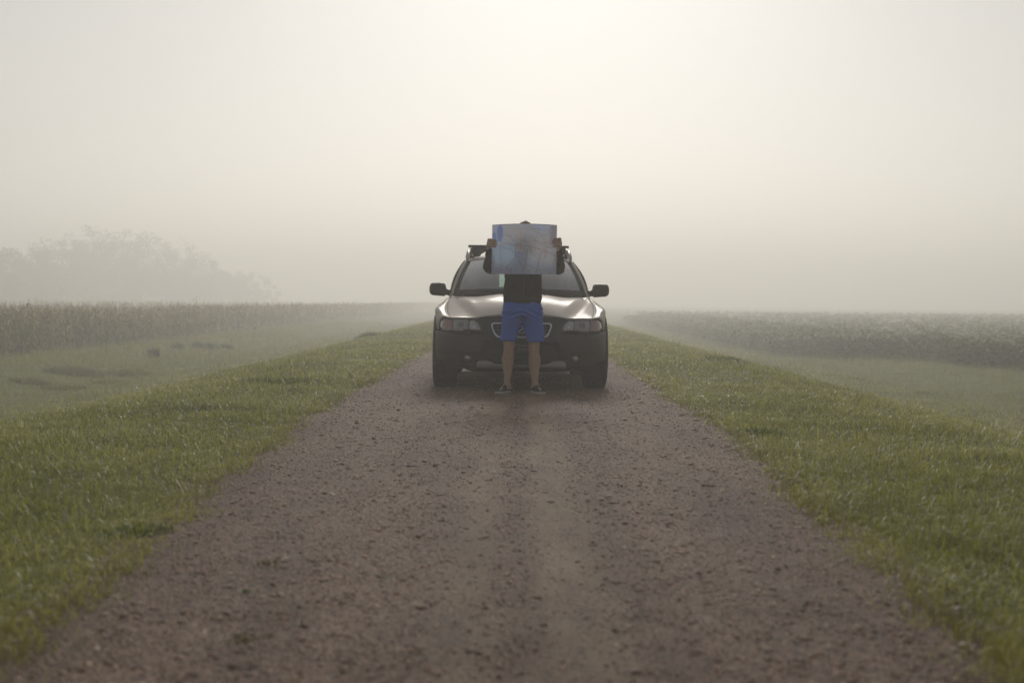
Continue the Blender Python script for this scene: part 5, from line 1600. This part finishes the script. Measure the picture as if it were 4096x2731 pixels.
for i, (a_, b_, h_, lab) in enumerate(((408, 800, 0.30, "leftmost of the row of broad leaved weeds in the ditch"), (455, 798, 0.38, "second broad leaved weed from the left in the ditch row"),
                                       (488, 802, 0.42, "widest bushy weed in the row of broad leaved weeds"), (522, 800, 0.28, "small weed at the right end of the ditch weed row"))):
    tuft("weed", a_, b_, h_, 0.26 + 0.06 * (i == 2), 150, (0.08, 0.11, 0.05), (0.13, 0.17, 0.08), lab, "weed", GW, 0.055, 0.7, seed=20 + i)
GT = "dark tufts in the levee grass"
for i, (a_, b_, h_, sp_, lab) in enumerate(((843, 775, 0.26, 0.40, "dark bushy tuft on the left levee shoulder behind the car mirror"), (622, 884, 0.17, 0.42, "wide dark green tuft left of the track level with the front wheels"),
                                            (690, 882, 0.12, 0.30, "small dark tuft beside the wide one left of the track"), (318, 1226, 0.07, 0.14, "dark tuft leaning over the near left edge of the gravel"),
                                            (1672, 830, 0.15, 0.40, "dark low tuft halfway up the right grass verge"), (1970, 873, 0.16, 0.30, "broad leaved tuft on the crest of the right verge"),
                                            (2120, 905, 0.15, 0.28, "tuft right of the broad leaved one on the right crest"), (1752, 1000, 0.10, 0.18, "tuft hanging over the right gravel edge level with the shoes"),
                                            (2260, 985, 0.14, 0.35, "dark green patch of grass near the right edge of the picture"))):
    tuft("grass_tuft", a_, b_, h_, sp_, 420, (0.09, 0.125, 0.025), (0.17, 0.21, 0.05), lab, "grass tuft", GT, 0.006 if b_ > 860 else 0.012, 0.8, seed=40 + i)
# torn bits of grass lying on the gravel
GB = "torn grass scraps on the track"
for i, (a_, b_, w_, h_, grn, lab) in enumerate(((1455, 1165, 0.11, 0.020, 1, "long flat strip of green weed growing across the gravel"), (562, 1186, 0.03, 0.03, 1, "small green scrap alone on the left of the gravel"),
                                              (615, 1306, 0.045, 0.035, 0, "brown grass scrap left of the track's middle"), (880, 1340, 0.032, 0.040, 1, "bright green tuft on the gravel, nearest the middle"),
                                              (850, 1305, 0.05, 0.025, 0, "orange brown scrap just above the bright green tuft"), (565, 1368, 0.018, 0.022, 1, "tiny pale green sprig on the left half of the track"),
                                              (635, 1428, 0.04, 0.030, 0, "yellow brown scrap above the largest one on the track"), (557, 1482, 0.045, 0.045, 0, "largest dark scrap of grass, near the bottom of the picture"),
                                              (610, 1478, 0.03, 0.030, 0, "narrow scrap touching the right of the largest dark scrap"))):
    c0, c1 = (((0.07, 0.12, 0.02), (0.16, 0.24, 0.045)) if grn else ((0.12, 0.085, 0.03), (0.26, 0.185, 0.06)))
    o = tuft("grass_scrap", a_, b_, h_, w_, 120, c0, c1, lab, "grass scrap", GB, 0.004, 1.6, seed=70 + i)
    o.location.z += 0.016
# dead stalks
m_stalk = mat_plain("dead_stalk", (0.09, 0.065, 0.045), 0.9, var=0.3, scale=20)
for i, (a_, b_, h_, lab) in enumerate(((428, 785, 1.25, "tall dead forked stalk rising before the crop edge"), (580, 790, 0.75, "dead stalk with a bud on top in the misty ditch"), (243, 812, 0.9, "thin pair of dead stems at the foot of the crop"),
                                       (530, 795, 0.45, "short bent dead stem right of the ditch weeds"))):
    x, y, z = on_ground(a_, b_)
    rn = random.Random(500 + i)
    t = Mesh()
    t.tube([(0, 0, -0.02), (0.03, 0, h_ * 0.4), (0.05, 0.02, h_ * 0.75), (0.10, 0.0, h_)], [0.012, 0.010, 0.007, 0.004], 6)
    for k in range(4):
        f = 0.45 + 0.13 * k; sgn = 1 if k % 2 else -1
        t.tube([(0.04, 0.01, h_ * f), (0.04 + sgn * 0.06, 0.02, h_ * (f + 0.09)), (0.04 + sgn * 0.09, 0, h_ * (f + 0.2))], [0.006, 0.005, 0.003], 5)
    if i == 1: t.ball((0.10, 0, h_), (0.04, 0.04, 0.07), seg=10)
    o = t.build("dead_stalk", m_stalk); o.location = (x, y, z)
    tag(o, lab, "dead stalk", "dead stalks in the left ditch")

# ================================================================== the mist
HAZE_TOP = 22.0
hb = Mesh().box((0, 385, (HAZE_TOP - 3.2) / 2), (1560, 1180, HAZE_TOP + 3.2)).build("haze", None, smooth=False)
mh = bpy.data.materials.new("mist"); mh.use_nodes = True
nt = mh.node_tree; nt.nodes.clear()
out = nt.nodes.new("ShaderNodeOutputMaterial")
pv = nt.nodes.new("ShaderNodeVolumePrincipled")
pv.inputs['Color'].default_value = (0.97, 0.96, 0.94, 1)
pv.inputs['Density'].default_value = 0.0064
pv.inputs['Anisotropy'].default_value = 0.48
nt.links.new(pv.outputs[0], out.inputs['Volume'])
hb.data.materials.append(mh)
tag(hb, "pale morning mist lying over the fields and the track", "mist", kind="stuff")
